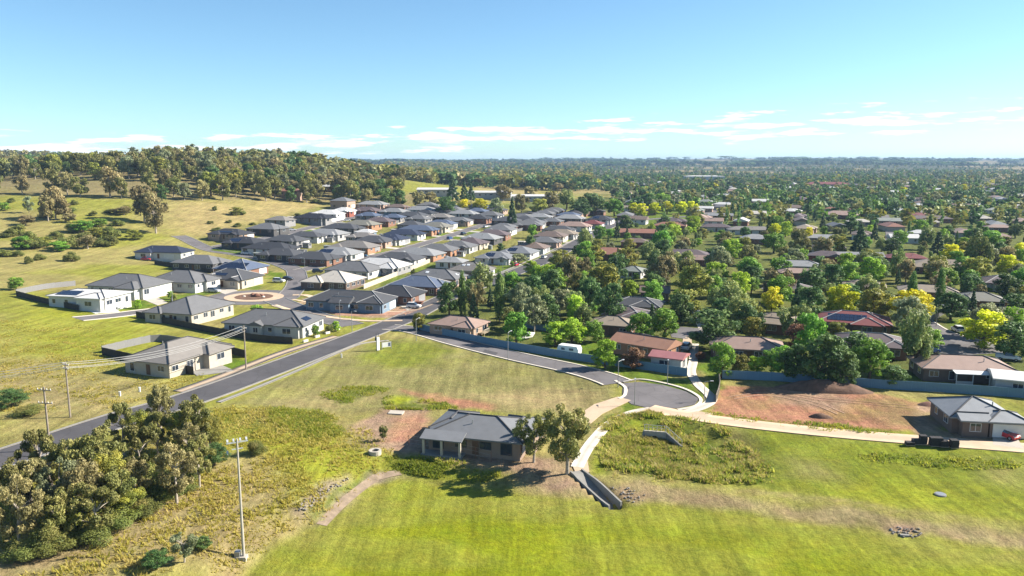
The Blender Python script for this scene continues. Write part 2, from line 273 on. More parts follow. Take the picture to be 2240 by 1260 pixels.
#ZONES
ZONES = [
 ('litter', [(-360.6,485.6),(-278.4,490.8),(-218.0,503.4),(-140.7,600.8),(-70.6,546.8),(-73.9,665.0),(-401.2,3137.9),(-844.9,1581.9),(-825.7,1119.9)], 14, 1.0),
 ('meadow', [(-322.8,493.2),(-248.6,482.6),(-192.8,414.5),(-251.4,428.4)], 8, 0.6),
 ('straw', [(-212.9,491.2),(-180.8,551.7),(-133.4,599.8),(-128.8,549.1),(-147.0,445.9),(-158.6,413.9),(-175.6,408.3)], 10, 1.0),
 ('meadow', [(-100.6,662.2),(-112.0,800.9),(-105.5,1508.4),(-56.1,738.5)], 8, 0.9),
 ('straw', [(-51.9,1112.8),(0.0,1286.8),(54.4,1165.4),(31.1,887.0),(-31.3,766.1)], 10, 1.0),
 ('straw', [(63.1,1081.2),(144.6,1126.0),(127.7,993.3),(53.0,907.1)], 10, 0.9),
 ('suburb', [(-27.0,209.4),(-19.2,268.7),(67.9,524.9),(77.3,627.5),(-14.6,623.8),(26.6,757.4),(209.2,941.8),(1147.1,1425.5),(135.2,140.2),(102.1,149.9),(43.2,158.2),(38.0,164.9)], 5, 1.0),
 ('lawn', [(58.6,587.5),(164.5,684.5),(198.3,650.2),(147.3,569.8),(61.4,496.6)], 8, 0.8),
 ('estate', [(-168.4,393.7),(-158.6,413.9),(-153.5,466.4),(-137.5,586.8),(-43.2,614.4),(83.1,629.5),(66.3,524.5),(-19.2,268.7),(-31.9,226.7),(-56.7,225.3),(-71.3,248.7),(-87.8,321.6),(-140.0,369.8)], 6, 1.0),
 ('lime', [(-139.8,208.3),(-128.4,247.2),(-107.6,219.0),(-84.0,202.5),(-46.3,182.9),(-55.4,163.4),(-85.3,178.9),(-100.0,162.1),(-106.5,156.9)], 9, 0.55),
 ('dry', [(-111.3,164.4),(-97.4,162.6),(-73.7,153.8),(-62.8,147.4),(-64.8,129.2),(-77.7,126.9),(-80.0,116.3)], 9, 0.6),
 ('dry', [(-97.9,143.7),(-90.0,148.2),(-72.7,137.0),(-63.7,131.9),(-75.1,108.6)], 6, 0.5),
 ('paddock', [(-51.1,135.0),(-36.2,187.9),(-29.2,193.8),(-18.3,189.2),(-2.1,174.1),(16.7,161.8),(22.0,150.9),(20.6,143.6),(12.1,131.3),(-3.3,134.6),(-15.8,136.1),(-30.7,132.1)], 2.0, 1.0),
 ('rough', [(-35.1,188.0),(-29.2,193.8),(-18.3,189.2),(-12.1,181.5),(-22.2,166.5),(-34.1,165.5)], 4, 0.7),
 ('dry', [(-10.6,145.4),(12.7,149.4),(19.4,144.6),(11.4,133.2),(-1.7,136.9)], 5, 0.8),
 ('dry', [(-46.5,136.1),(-32.2,146.9),(-25.0,141.2),(-33.8,131.8)], 4, 0.6),
 ('red', [(-21.6,147.9),(-14.1,144.6),(-2.9,138.0),(-2.3,134.1),(-8.3,136.0),(-16.2,140.1)], 1.6, 0.9),
 ('weed', [(-36.5,142.6),(-29.0,148.9),(-24.3,147.7),(-30.3,137.7)], 2.0, 0.7), ('lime', [(-24.2,138.9),(-21.7,142.1),(-18.9,141.1),(-21.5,135.1)], 1.5, 0.9), ('weed', [(-21.1,138.6),(-13.6,139.1),(-10.0,135.9),(-15.6,134.7),(-21.3,134.3)], 1.5, 0.8),
 ('tan', [(-27.9,117.9),(-25.5,126.1),(-22.6,134.7),(-15.3,135.3),(-13.9,119.0),(-5.7,116.3),(4.5,111.8),(5.2,105.8),(-1.3,108.4),(-18.0,112.4),(-23.0,113.2)], 1.6, 1.0),
 ('red', [(-19.4,126.7),(-15.5,133.4),(-14.3,119.0),(-19.5,117.5)], 1.5, 0.7),
 ('tan', [(2.1,111.7),(9.6,111.0),(10.7,104.9),(13.1,99.6),(5.7,100.9),(0.0,105.6),(-2.0,108.4)], 2.0, 0.9),
 ('lime', [(-51.2,128.7),(-42.7,124.5),(-26.8,121.3),(-19.9,111.0),(-15.0,110.3),(-17.3,107.6),(-25.4,97.1),(-29.0,88.8),(-31.0,88.4),(-30.1,101.1),(-41.3,111.6)], 4, 0.75),
 ('weed', [(-42.5,133.6),(-35.4,131.6),(-27.4,122.4),(-31.3,118.5),(-38.3,122.5)], 2.0, 0.9), ('weed', [(-51.7,130.0),(-43.5,126.8),(-42.0,122.2),(-49.4,123.9)], 2, 0.7),
 ('rough', [(-19.3,111.8),(-10.9,109.9),(-1.3,106.2),(-7.8,104.0),(-16.6,107.2)], 2, 0.8),
 ('dry', [(-64.2,91.9),(-50.0,98.2),(-37.7,109.0),(-29.7,99.6),(-28.5,91.0),(-30.0,78.8),(-53.0,74.7)], 5, 0.7),
 ('tan', [(-52.4,86.1),(-48.7,95.3),(-44.1,101.7),(-39.9,98.8),(-44.0,88.9),(-51.5,76.7),(-54.3,76.6)], 4, 0.6), ('dry', [(-50.2,92.5),(-39.1,105.4),(-32.7,93.6),(-30.0,79.0),(-28.2,79.5),(-26.2,86.7),(-28.7,91.7),(-34.5,85.9),(-43.9,85.4)], 5, 0.6),
 ('dry', [(-33.2,82.3),(-30.8,87.6),(-27.8,92.8),(-25.2,96.1),(-24.6,91.3),(-28.5,80.4),(-31.3,78.3)], 3, 0.75),
 ('lawn', [(-25.5,94.8),(-22.9,102.4),(-19.2,107.0),(-20.5,103.0),(-23.1,95.0),(-24.4,92.7)], 1.5, 0.8),
 ('rubble', [(-28.0,93.4),(-26.4,98.9),(-23.3,104.4),(-22.6,103.9),(-24.4,97.8),(-26.6,92.4)], 1.5, 0.9), ('rubble', [(-16.9,108.1),(-20.0,105.8),(-24.4,91.5),(-23.3,91.2),(-20.4,102.4),(-15.2,106.3)], 0.8, 1.0),
 ('rough', [(40.0,125.4),(77.8,112.6),(98.9,108.0),(81.0,87.2),(63.5,90.6),(35.6,100.6)], 3, 0.9), ('lime', [(44.9,106.5),(68.5,98.3),(63.5,90.6),(41.2,97.3)], 5, 0.6),
 ('dry', [(41.5,111.9),(46.2,109.9),(45.5,103.2),(40.3,104.9)], 4, 0.5), ('dry', [(69.2,111.0),(75.5,109.1),(70.4,101.1),(66.0,104.3)], 4, 0.4),
 ('tandry', [(14.1,103.2),(35.9,99.4),(62.9,89.7),(79.7,85.6),(77.1,82.4),(60.6,85.9),(39.1,91.8),(20.1,97.5),(16.2,97.9)], 1.2, 1.0), ('lime', [(19.1,102.3),(35.6,98.6),(62.9,89.7),(62.3,88.6),(35.1,96.9)], 1.5, 0.6),
 ('tan', [(45.7,89.9),(47.8,90.8),(50.3,90.2),(50.3,88.5),(47.1,86.5),(45.3,87.2)], 0.8, 1.0), ('tan', [(13.3,102.2),(16.4,101.6),(18.5,98.9),(17.0,97.3),(15.5,97.3)], 1.2, 0.9),
 ('weed', [(16.5,128.1),(24.8,135.0),(34.2,126.7),(37.9,113.6),(38.0,106.6),(36.1,101.5),(28.2,103.4),(18.2,105.0),(13.1,110.2)], 1.4, 0.9), ('lime', [(17.5,126.9),(22.4,130.6),(22.7,123.2),(17.9,111.4),(14.5,112.0)], 1.6, 0.7),
 ('rough', [(11.6,110.1),(16.6,129.4),(23.2,135.8),(18.1,128.1),(13.1,112.0),(13.8,105.8),(11.7,104.9)], 1.0, 0.9),
 ('weed', [(31.3,133.0),(35.6,132.1),(51.9,124.2),(65.1,118.8),(63.3,118.3),(44.6,125.2),(32.0,130.4)], 1.0, 0.8), ('rough', [(34.0,132.2),(51.7,123.8),(64.9,119.9),(53.5,128.4)], 1.2, 0.5),
 ('red', [(42.2,150.9),(52.7,149.3),(68.1,143.2),(75.1,137.5),(67.4,121.9),(55.6,124.1),(45.4,127.5),(35.8,132.9)], 1.4, 1.0), ('tan', [(50.5,148.1),(60.4,145.9),(64.5,141.1),(59.4,133.1),(50.9,139.0)], 2.5, 0.75), ('paddock', [(67.3,141.5),(74.0,136.2),(67.6,123.0),(61.9,124.4)], 3.0, 0.45),
 ('tan', [(74.7,137.6),(78.8,137.4),(70.3,121.8),(75.8,118.4),(74.0,115.5),(65.6,119.9)], 1.0, 0.9), ('meadow', [(92.4,141.7),(123.7,136.8),(110.8,121.8),(86.9,127.2)], 1.5, 0.9), ('tan', [(73.2,121.6),(77.7,120.5),(75.1,116.1),(65.8,118.8)], 1.0, 0.8),
 ('lawn', [(-27.0,208.7),(15.3,169.0),(26.2,166.2),(37.2,154.9),(36.2,143.2),(32.3,139.3),(29.3,150.4),(22.5,161.3),(-2.2,181.9),(-19.2,199.6)], 0.8, 0.95), ('lawn', [(23.3,136.4),(21.9,140.6),(16.3,133.2),(13.9,126.9),(16.5,128.1)], 0.6, 0.9), ('lawn', [(45.6,184.4),(44.3,158.8),(39.3,142.5),(38.5,148.8),(40.2,166.8)], 0.8, 0.9),
 ('lawn', [(-63.9,161.8),(-64.3,171.5),(-57.1,168.5),(-53.3,163.6),(-57.2,157.1)], 0.8, 1.0), ('lawn', [(-123.3,232.1),(-121.4,245.0),(-109.8,236.8),(-114.0,223.4)], 0.8, 1.0), ('lawn', [(-115.6,249.9),(-112.2,277.1),(-100.8,264.9),(-109.3,240.6)], 0.8, 0.9),
 ('lawn', [(-102.9,318.1),(-94.8,316.2),(-89.5,302.2),(-94.8,295.0)], 0.8, 1.0), ('meadow', [(-56.7,186.2),(-47.6,208.6),(-42.4,210.9),(-41.7,201.0),(-51.2,176.5)], 1.0, 0.9), ('lawn', [(-107.4,293.5),(-93.1,295.1),(-91.4,273.9),(-102.2,276.8)], 0.8, 0.9),
 ('tan', [(-70.9,247.0),(-67.2,255.9),(-37.3,240.1),(-28.9,254.7),(-24.4,247.2),(-30.6,221.8),(-51.4,225.6)], 0.8, 0.95), ('red', [(-61.5,239.0),(-37.0,237.7),(-36.9,227.8),(-58.2,231.2)], 0.8, 0.8),
 ('lawn', [(-51.7,275.4),(-35.1,348.1),(-27.9,348.5),(-42.6,286.0)], 1.0, 0.8), ('lawn', [(-122.6,370.2),(-83.4,334.6),(-58.9,355.4),(-85.9,345.3),(-115.1,374.3)], 1.5, 0.6), ('lawn', [(-18.6,283.7),(12.6,353.9),(58.4,496.1),(56.0,500.8),(6.6,369.1),(-21.4,300.0)], 1.5, 0.9),
 ('lawn', [(-76.7,381.7),(-49.4,418.9),(-23.7,503.6),(-27.4,517.9),(-57.5,443.3),(-77.0,394.9)], 1.5, 0.7), ('lawn', [(119.8,212.3),(138.8,229.5),(139.5,223.8),(115.3,197.6)], 0.8, 1.0), ('lawn', [(79.5,155.9),(90.7,155.6),(88.3,151.4),(77.8,152.4)], 0.8, 1.0), ('lawn', [(16.6,189.8),(23.3,193.3),(20.8,171.8),(15.3,174.1)], 0.8, 1.0),
]
#ENDZONES
def axis(lo, hi, fine_lo, fine_hi, step, grow):
    a = list(np.arange(fine_lo, fine_hi+1e-6, step)); s = step; p = a[-1]
    while p < hi: s = s*grow; p += s; a.append(p)
    s = step; p = a[0]; b = []
    while p > lo: s = s*grow; p -= s; b.append(p)
    return np.array(b[::-1]+a)
gx = axis(-9500, 9500, -105, 105, 0.8, 1.040); gy = axis(-150, 13500, 76, 172, 0.8, 1.019)
GX, GY = np.meshgrid(gx, gy)
GZ = H(GX, GY)
far_m = sstep(1500, 3500, GY)
GZ = GZ + far_m*(fbm(GX, GY, 900, 3)-0.5)*(26+26*sstep(3500, 6000, GY))
near_m = sstep(70, 110, GY*0+np.hypot(GX, GY-60)) 
GZ = GZ - 0.12*fbm(GX, GY, 2.2, 3)*(np.hypot(GX, GY) < 190)*sstep(-2, 4, poly_dist(GX, GY, FIELD))
def ground_colour(X, Y):
    wx = X + (fbm(X, Y, 5, 3)-0.5)*5*np.clip(Y/150, 0.6, 4); wy = Y + (fbm(X+91, Y+37, 5, 3)-0.5)*5*np.clip(Y/150, 0.6, 4)
    c = np.zeros(X.shape+(3,)); c[:] = ZC['meadow']
    dryn = sstep(0.42, 0.62, fbm(X, Y, 38, 4))[..., None]; c = c*(1-0.6*dryn) + 0.6*dryn*np.array(ZC['dry'])
    # open farmland beyond the town
    fm = np.where(X > 0.08*Y, sstep(750, 1150, Y), sstep(1100, 1700, Y))[..., None]; fa = sstep(0.40, 0.48, fbm(X, Y, 420, 3))[..., None]
    c = c*(1-fm) + fm*(np.array((0.20,0.16,0.075))*(1-fa) + fa*np.array((0.058,0.065,0.03)))
    for nm, poly, soft, amt in ZONES:
        p = np.array(poly); x0, y0 = p.min(0)-soft*2-6; x1, y1 = p.max(0)+soft*2+6
        s = (X > x0) & (X < x1) & (Y > y0) & (Y < y1)
        if not s.any(): continue
        w = (1-sstep(-soft, soft, poly_dist(wx[s], wy[s], poly)))*amt
        w = np.minimum(1, w*1.15)*(0.7+0.3*sstep(0.3, 0.5, fbm(X[s]+33, Y[s]-11, 6*max(1, soft/2), 3))) if nm not in ('field', 'lawn') else w
        c[s] = c[s]*(1-w[:, None]) + w[:, None]*np.array(ZC[nm])
    d = poly_dist(X, Y, FIELD); w = (1-sstep(-1.0, 1.2, d+(fbm(X, Y, 7, 3)-0.5)*4))[..., None]
    f = np.array(ZC['field'])
    fr = sstep(0.40, 0.66, fbm(X*0.55+Y*0.2, Y*1.4, 9, 4))[..., None]*0.26 + sstep(-12, 0, d)[..., None]*0.35
    f = f*(1-fr) + fr*np.array((0.22,0.195,0.057))
    c = c*(1-w) + w*f
    return c
GC = ground_colour(GX, GY)
ny, nx = GX.shape
idx = np.arange(nx*ny).reshape(ny, nx)
GF = np.stack([idx[:-1,:-1], idx[:-1,1:], idx[1:,1:], idx[1:,:-1]], -1).reshape(-1, 4)
def ground_mat():
    m, t = new_mat('ground_cover'); l = t.links.new
    at = N(t, 'ShaderNodeAttribute', attribute_name='zone'); tcn = N(t, 'ShaderNodeTexCoord')
    def noise(scale, det, lo, hi, a=0.32, b=0.68, vec=None):
        n = N(t, 'ShaderNodeTexNoise', inp={'Scale': scale, 'Detail': det, 'Roughness': 0.65}); l(vec or tcn.outputs['Object'], n.inputs['Vector'])
        r = N(t, 'ShaderNodeMapRange', inp={'From Min': a, 'From Max': b, 'To Min': lo, 'To Max': hi}); l(n.outputs[0], r.inputs[0]); return r.outputs[0]
    v = M('MULTIPLY', noise(1.1, 8.0, 0.74, 1.24), noise(0.11, 5.0, 0.80, 1.18), tree=t)
    # drawn-out streaks left by the mower
    mp = N(t, 'ShaderNodeMapping', inp={'Rotation': (0, 0, R(8)), 'Scale': (0.62, 0.05, 1)}); l(tcn.outputs['Object'], mp.inputs['Vector'])
    v = M('MULTIPLY', v, noise(1.0, 3.0, 0.76, 1.26, vec=mp.outputs[0]), tree=t)
    h = N(t, 'ShaderNodeHueSaturation'); l(at.outputs['Color'], h.inputs['Color']); l(v, h.inputs['Value']); l(noise(0.35, 4.0, 0.486, 0.512), h.inputs['Hue'])
    b = N(t, 'ShaderNodeBsdfPrincipled', inp={'Roughness': 0.95, 'Specular IOR Level': 0.08}); l(h.outputs[0], b.inputs['Base Color'])
    n3 = N(t, 'ShaderNodeTexNoise', inp={'Scale': 2.2, 'Detail': 6.0, 'Roughness': 0.7}); l(tcn.outputs['Object'], n3.inputs['Vector'])
    bp = N(t, 'ShaderNodeBump', inp={'Strength': 0.75, 'Distance': 0.35}); l(n3.outputs[0], bp.inputs['Height']); l(bp.outputs[0], b.inputs['Normal'])
    o = N(t, 'ShaderNodeOutputMaterial'); l(b.outputs[0], o.inputs[0]); return m
gme = mesh_np('ground', np.stack([GX, GY, GZ], -1).reshape(-1, 3), GF, ground_mat(), smooth=True)
ga = gme.attributes.new('zone', 'FLOAT_COLOR', 'POINT'); ga.data.foreach_set('color', np.concatenate([GC.reshape(-1, 3), np.ones((nx*ny, 1))], 1).astype(np.float32).ravel())
struct(obj('ground', gme))
# ------------------------------------------------------------------ roads, paths, slabs
def resample(pts, step=2.0, closed=False):
    # Catmull-Rom through the points, then even spacing
    p = [np.array(q, float) for q in pts]; out = []
    n = len(p)
    for i in range(n-1):
        a = p[i-1] if i else 2*p[0]-p[1]; b = p[i]; c = p[i+1]; d = p[i+2] if i+2 < n else 2*p[-1]-p[-2]
        k = max(2, int(np.hypot(*(c-b))/step))
        for j in range(k):
            t = j/k; out.append(0.5*((2*b)+(c-a)*t+(2*a-5*b+4*c-d)*t*t+(3*b-a-3*c+d)*t**3))
    out.append(p[-1]); return np.array(out)
def ribbon(name, pts, offs, mat, z=0.03, step=2.0, parent=None, skirt=0.0):
    """sheet draped on the ground along a line; offs = lateral offsets of its columns"""
    c = resample(pts, step); t = np.gradient(c, axis=0); t /= np.linalg.norm(t, axis=1)[:, None]; nrm = np.stack([t[:,1], -t[:,0]], 1)
    cols = [c + nrm*o for o in offs]; A = np.stack(cols, 1); Z = H(A[...,0], A[...,1]) + z + 0.0001*np.clip(A[...,1]-150, 0, 500)
    V = np.concatenate([A, Z[..., None]], -1); n, k = V.shape[:2]; V = V.reshape(-1, 3)
    ii = np.arange(n*k).reshape(n, k); F = np.stack([ii[:-1,:-1], ii[:-1,1:], ii[1:,1:], ii[1:,:-1]], -1).reshape(-1, 4)
    if skirt:
        e = [ii[:,0], ii[:,-1]]; base = len(V)
        for q, ed in enumerate(e):
            W = V[ed].copy(); W[:,2] -= skirt; b = len(V); V = np.concatenate([V, W]); j = np.arange(n)
            G = np.stack([ed[:-1], ed[1:], b+j[1:], b+j[:-1]], -1); F = np.concatenate([F, G])
    return struct(obj(name, mesh_np(name, V, F, mat), parent))
def road(name, pts, w, mat='asphalt', kerb=True, z=0.03, step=2.0):
    r = ribbon(name, pts, np.linspace(-w/2, w/2, 6), mat, z, step)
    if kerb:
        ribbon('kerb', pts, [-w/2-0.42, -w/2-0.2, -w/2+0.02], 'kerb', z+0.10, step, skirt=0.14); ribbon('kerb', pts, [w/2-0.02, w/2+0.2, w/2+0.42], 'kerb', z+0.10, step, skirt=0.14)
    return r
def slab(name, poly, mat, z=0.03, cell=2.0, thick=0.1):
    """flat-laid sheet over a polygon, draped on the ground, with a small edge"""
    bm = bmesh.new(); vs_ = [bm.verts.new((x, y, 0)) for x, y in poly]; bm.faces.new(vs_)
    p = np.array(poly); x0, y0 = p.min(0); x1, y1 = p.max(0)
    for ax, lo, hi in ((0, x0, x1), (1, y0, y1)):
        q = lo+cell
        while q < hi:
            co = (q, 0, 0) if ax == 0 else (0, q, 0); no = (1, 0, 0) if ax == 0 else (0, 1, 0)
            bmesh.ops.bisect_plane(bm, geom=bm.verts[:]+bm.edges[:]+bm.faces[:], plane_co=co, plane_no=no); q += cell
    ge = [e for e in bm.edges if e.is_boundary]
    r = bmesh.ops.extrude_edge_only(bm, edges=ge); low = [v for v in r['geom'] if isinstance(v, bmesh.types.BMVert)]
    lows = set(low)
    xy = np.array([v.co[:2] for v in bm.verts]); hh = H(xy[:,0], xy[:,1])
    for v, h in zip(bm.verts, hh): v.co.z = h + z + 0.0001*max(0, v.co.y-150) - (thick if v in lows else 0)
    bmesh.ops.recalc_face_normals(bm, faces=bm.faces[:])
    me = bpy.data.meshes.new(name); bm.to_mesh(me); bm.free(); me.materials.append(MAT[mat]); return struct(obj(name, me))
MAIN = [(-75.7,103.6),(-73.4,106.0),(-70.0,113.8),(-65.6,124.5),(-58.3,139.0),(-48.8,167.9),(-42.8,186.8),(-36.1,206.9),(-29.9,226.8),(-21.1,261.2),(-3.6,305.2),(17.1,361.9),(45.7,456.4),(69.5,525.2),(112.3,638.1)]
road('main_road', MAIN, 7.6, 'asphalt_dark')
CULD = [(-33.9,208.9),(-25.9,205.1),(-13.9,191.6),(0.0,177.3),(13.0,165.3),(19.0,158.0),(21.6,153.3)]
road('cul_de_sac_road', CULD, 6.6, 'asphalt', z=0.036)
slab('turning_circle', [(22.6,153.3),(26.2,153.9),(30.4,151.7),(34.0,147.0),(35.4,142.1),(33.8,138.4),(30.0,136.2),(25.0,136.4),(22.1,138.9),(21.2,143.6)], 'asphalt', 0.042)
ribbon('kerb', [(22.7,154.0),(26.5,156.0),(30.7,153.1),(34.3,148.3),(35.7,142.0),(33.8,137.5),(29.9,135.2)], [-0.3, 0, 0.3], 'kerb', 0.13, 1.0, skirt=0.15)
ribbon('kerb', [(21.3,155.1),(22.6,149.9),(21.6,144.2),(20.2,142.4)], [-0.3, 0, 0.3], 'kerb', 0.13, 1.0, skirt=0.15)
road('estate_road', [(-44.3,210.8),(-56.0,222.4),(-68.5,238.7),(-78.5,252.8)], 7.5, 'asphalt', z=0.04)
road('estate_road', [(-75.6,257.4),(-79.2,281.8),(-85.8,307.1),(-92.3,323.9),(-108.8,346.4),(-129.0,363.4),(-145.9,374.0),(-166.1,396.6),(-173.7,403.6)], 7.0, 'asphalt', z=0.04)
road('side_road', [(-91.0,245.7),(-98.8,236.0),(-107.4,227.2),(-113.2,217.2),(-119.1,209.0)], 6.0, 'asphalt', z=0.04)
MIDST = [(-88.1,319.1),(-80.0,337.4),(-61.3,370.3),(-48.5,404.4),(-32.2,454.8),(-21.6,489.7),(-3.2,539.6),(21.2,603.6)]
road('middle_street', MIDST, 6.5, 'asphalt', z=0.05)
UPST = [(-146.3,380.9),(-137.8,402.7),(-129.9,423.8),(-120.6,465.6),(-104.0,536.9),(-90.0,568.6),(-64.1,607.9)]
road('upper_street', UPST, 6.0, 'asphalt', z=0.05)
def disc(name, cx, cy, r, mat, z, n=40, cell=2.0): return slab(name, [(cx+r*math.cos(2*math.pi*i/n), cy+r*math.sin(2*math.pi*i/n)) for i in range(n)], mat, z, cell)
RBX, RBY = (-86.5,256.8)
disc('roundabout_road', RBX, RBY, 15.0, 'asphalt', 0.046)
disc('roundabout_apron', RBX, RBY, 9.6, 'path_tan', 0.14); disc('roundabout_garden', RBX, RBY, 6.2, 'soil', 0.20)
ribbon('median_strip', [(-75.2,241.7),(-66.8,232.4),(-53.4,222.6),(-41.8,217.6),(-31.4,218.3)], [-1.0, 0, 1.0], 'path_tan', 0.13, skirt=0.12)
ribbon('median_strip', [(-74.8,261.2),(-70.5,261.3),(-65.7,255.9)], [-1.2, 0, 1.2], 'path_tan', 0.13, skirt=0.12)
ribbon('footpath', [(-62.9,141.8),(-59.5,153.1),(-54.5,173.3),(-49.6,186.8),(-45.4,196.0)], [-1.5, 0, 1.5], 'path_tan', 0.06, skirt=0.1)
ribbon('footpath', [(-53.1,135.5),(-49.7,145.8),(-45.1,161.9),(-39.6,182.4),(-36.4,188.9),(-31.2,192.0)], [-0.55, 0, 0.55], 'concrete', 0.05, skirt=0.1)
ribbon('footpath', [(-72.5,253.0),(-58.0,242.4),(-34.8,232.4),(-26.2,243.8),(-20.7,266.8)], [-0.6, 0, 0.6], 'path_tan', 0.07, skirt=0.1)
ribbon('footpath', [(-19.2,280.6),(-5.6,314.8),(13.1,369.6),(47.5,474.8)], [-0.8, 0, 0.8], 'concrete', 0.08, skirt=0.1)
ribbon('footpath', [(45.4,188.4),(41.0,170.9),(38.3,161.0),(37.6,151.4),(38.0,145.0),(37.5,140.8),(34.8,136.9),(30.1,133.0)], [-1.0, 0, 1.0], 'concrete', 0.06, 1.0, skirt=0.1)
ribbon('concrete_path', [(25.0,136.4),(28.6,133.6),(37.7,128.3),(51.2,122.7),(64.2,118.5),(79.0,114.5),(94.4,110.7)], [-2.2, -0.7, 0.7, 2.2], 'path_tan', 0.07, skirt=0.12)
slab('concrete_driveway', [(20.3,143.6),(22.4,141.2),(16.1,133.2),(13.3,127.4),(11.0,125.7),(9.4,128.0),(15.2,138.7)], 'path_tan', 0.06)
ribbon('footpath', [(25.4,136.1),(21.3,133.7),(16.9,128.1),(13.8,121.2),(11.5,114.9),(9.5,107.9)], [-0.95, 0, 0.95], 'concrete', 0.06, 1.0, skirt=0.1)
ribbon('dirt_track', [(-16.3,107.9),(-19.5,105.7),(-22.2,98.8),(-23.9,91.5)], [-0.7, 0, 0.7], 'track_soil', 0.035)
slab('drain_apron', [(8.8,109.7),(11.3,110.9),(11.1,105.0),(13.1,100.0),(11.8,98.2),(9.2,104.6)], 'path_tan', 0.05)
slab('driveway', [(78.8,122.1),(82.4,122.6),(78.7,114.1),(75.0,115.7)], 'concrete', 0.075)
slab('driveway', [(-69.4,160.9),(-65.3,166.0),(-58.1,158.3),(-64.4,153.8)], 'concrete_grey', 0.06)
slab('driveway', [(-131.4,228.9),(-124.5,235.3),(-114.7,223.2),(-119.2,218.2)], 'white_paint', 0.06)
slab('driveway', [(-120.8,248.1),(-118.9,254.7),(-109.2,242.4),(-109.8,236.8)], 'concrete', 0.06)
slab('driveway', [(-109.2,275.6),(-107.6,282.3),(-96.4,269.4),(-97.9,261.4)], 'concrete', 0.06)
slab('driveway', [(-38.6,248.3),(-36.3,253.5),(-29.5,240.5),(-32.4,235.6)], 'concrete', 0.08)
slab('driveway', [(40.2,179.9),(43.4,182.1),(46.6,197.5),(44.6,197.6)], 'path_tan', 0.06)
slab('court', [(41.9,201.8),(46.5,209.4),(52.6,205.9),(50.6,195.6),(44.4,193.8),(41.3,196.2)], 'asphalt', 0.06)
ribbon('lane', [(50.5,197.2),(53.8,218.7),(57.0,239.3)], [-1.3, 0, 1.3], 'concrete', 0.06)
slab('suburb_street', [(112.2,216.2),(118.7,216.2),(115.4,198.7),(117.8,186.0),(114.7,176.4),(102.6,173.3),(96.6,177.7),(100.3,189.2)], 'asphalt', 0.05)
ribbon('kerb', [(118.7,216.2),(115.4,198.7),(117.8,186.0)], [-0.25, 0, 0.25], 'kerb', 0.14, skirt=0.12)
ribbon('suburb_street', [(192.9,400.4),(222.9,455.4),(262.2,542.4),(297.8,622.6)], [-3, 0, 3], 'asphalt', 0.1)
ribbon('suburb_street', [(152.0,609.2),(195.9,719.0),(273.7,951.9),(385.0,1294.1)], [-4, 0, 4], 'asphalt', 0.15)
ribbon('suburb_street', [(67.9,524.9),(99.2,562.8),(144.4,600.1)], [-3, 0, 3], 'asphalt', 0.1)
slab('dirt_drive', [(30.9,133.0),(33.3,134.3),(35.8,132.9),(34.1,131.1)], 'path_tan', 0.07)

pmat('rut_soil', (0.33,0.18,0.11), var=0.3, scale=1.2, bump=0.5, bscale=3); pmat('rut_pale', (0.44,0.28,0.19), var=0.25, scale=1.2)
for i_, ln_ in enumerate(([(41.7,142.4),(47.6,144.5),(52.1,142.5),(56.2,137.3),(58.1,131.9)], [(51.4,145.5),(57.6,140.9),(64.1,138.2),(71.8,135.0)])):
    for o_ in (-0.75, 0.75): ribbon('wheel_rut', ln_, [o_-0.11, o_+0.11], 'rut_soil' if i_ % 2 else 'rut_pale', 0.012, 1.0)

slab('bare_soil', [(-69.5,246.2),(-61.5,239.0),(-47.5,233.3),(-35.9,232.4),(-29.7,242.1),(-27.0,239.8),(-31.9,226.7),(-47.2,225.1),(-59.2,229.7)], 'bare_earth', 0.03)
for k_, (p_, mt_) in enumerate((([(-45.1,178.0),(-43.9,182.1),(-42.3,179.7),(-43.6,175.2)], 'patch_dark'), ([(-53.5,157.5),(-52.7,160.3),(-51.3,158.5),(-52.2,155.3)], 'patch_dark'), ([(-6.6,183.3),(-3.3,180.0),(-3.8,177.7),(-7.0,180.8)], 'patch_dark'), ([(-82.6,289.1),(-81.5,291.3),(-79.4,285.0),(-80.7,282.8)], 'patch_dark'), ([(107.2,189.2),(109.7,187.7),(106.9,183.6),(104.6,185.6)], 'patch_dark'))): slab('road_patch', p_, mt_, 0.054, 2.0, 0.01)

# ------------------------------------------------------------------ houses
ROOF = {'charcoal': (0.055,0.055,0.060), 'black': (0.030,0.030,0.036), 'dark grey': (0.095,0.095,0.100), 'mid grey': (0.190,0.188,0.190), 'pale grey': (0.33,0.33,0.33), 'white': (0.74,0.72,0.69), 'cream': (0.62,0.56,0.48),
        'navy blue': (0.040,0.050,0.085), 'blue-grey': (0.12,0.15,0.22), 'brown': (0.22,0.160,0.130), 'purple-brown': (0.165,0.125,0.125), 'terracotta': (0.36,0.170,0.115), 'pink-tan': (0.42,0.290,0.235), 'red': (0.25,0.075,0.070), 'faded red': (0.46,0.19,0.19), 'tan': (0.36,0.290,0.215), 'green-grey': (0.31,0.33,0.29), 'olive-grey': (0.26,0.245,0.20), 'brown-grey': (0.27,0.245,0.22), 'steel': (0.235,0.24,0.25), 'light steel': (0.36,0.37,0.385), 'orange tile': (0.46,0.245,0.16)}
WALL = {'white': (0.74,0.72,0.68), 'cream': (0.62,0.54,0.43), 'grey': (0.33,0.32,0.32), 'dark': (0.10,0.095,0.095), 'brick': (0.30,0.155,0.105), 'orange brick': (0.46,0.24,0.14), 'brown brick': (0.21,0.15,0.12), 'pink brick': (0.50,0.345,0.26), 'blue': (0.20,0.28,0.36), 'pale': (0.56,0.55,0.53), 'red brick': (0.34,0.11,0.07), 'clay brick': (0.36,0.26,0.20)}
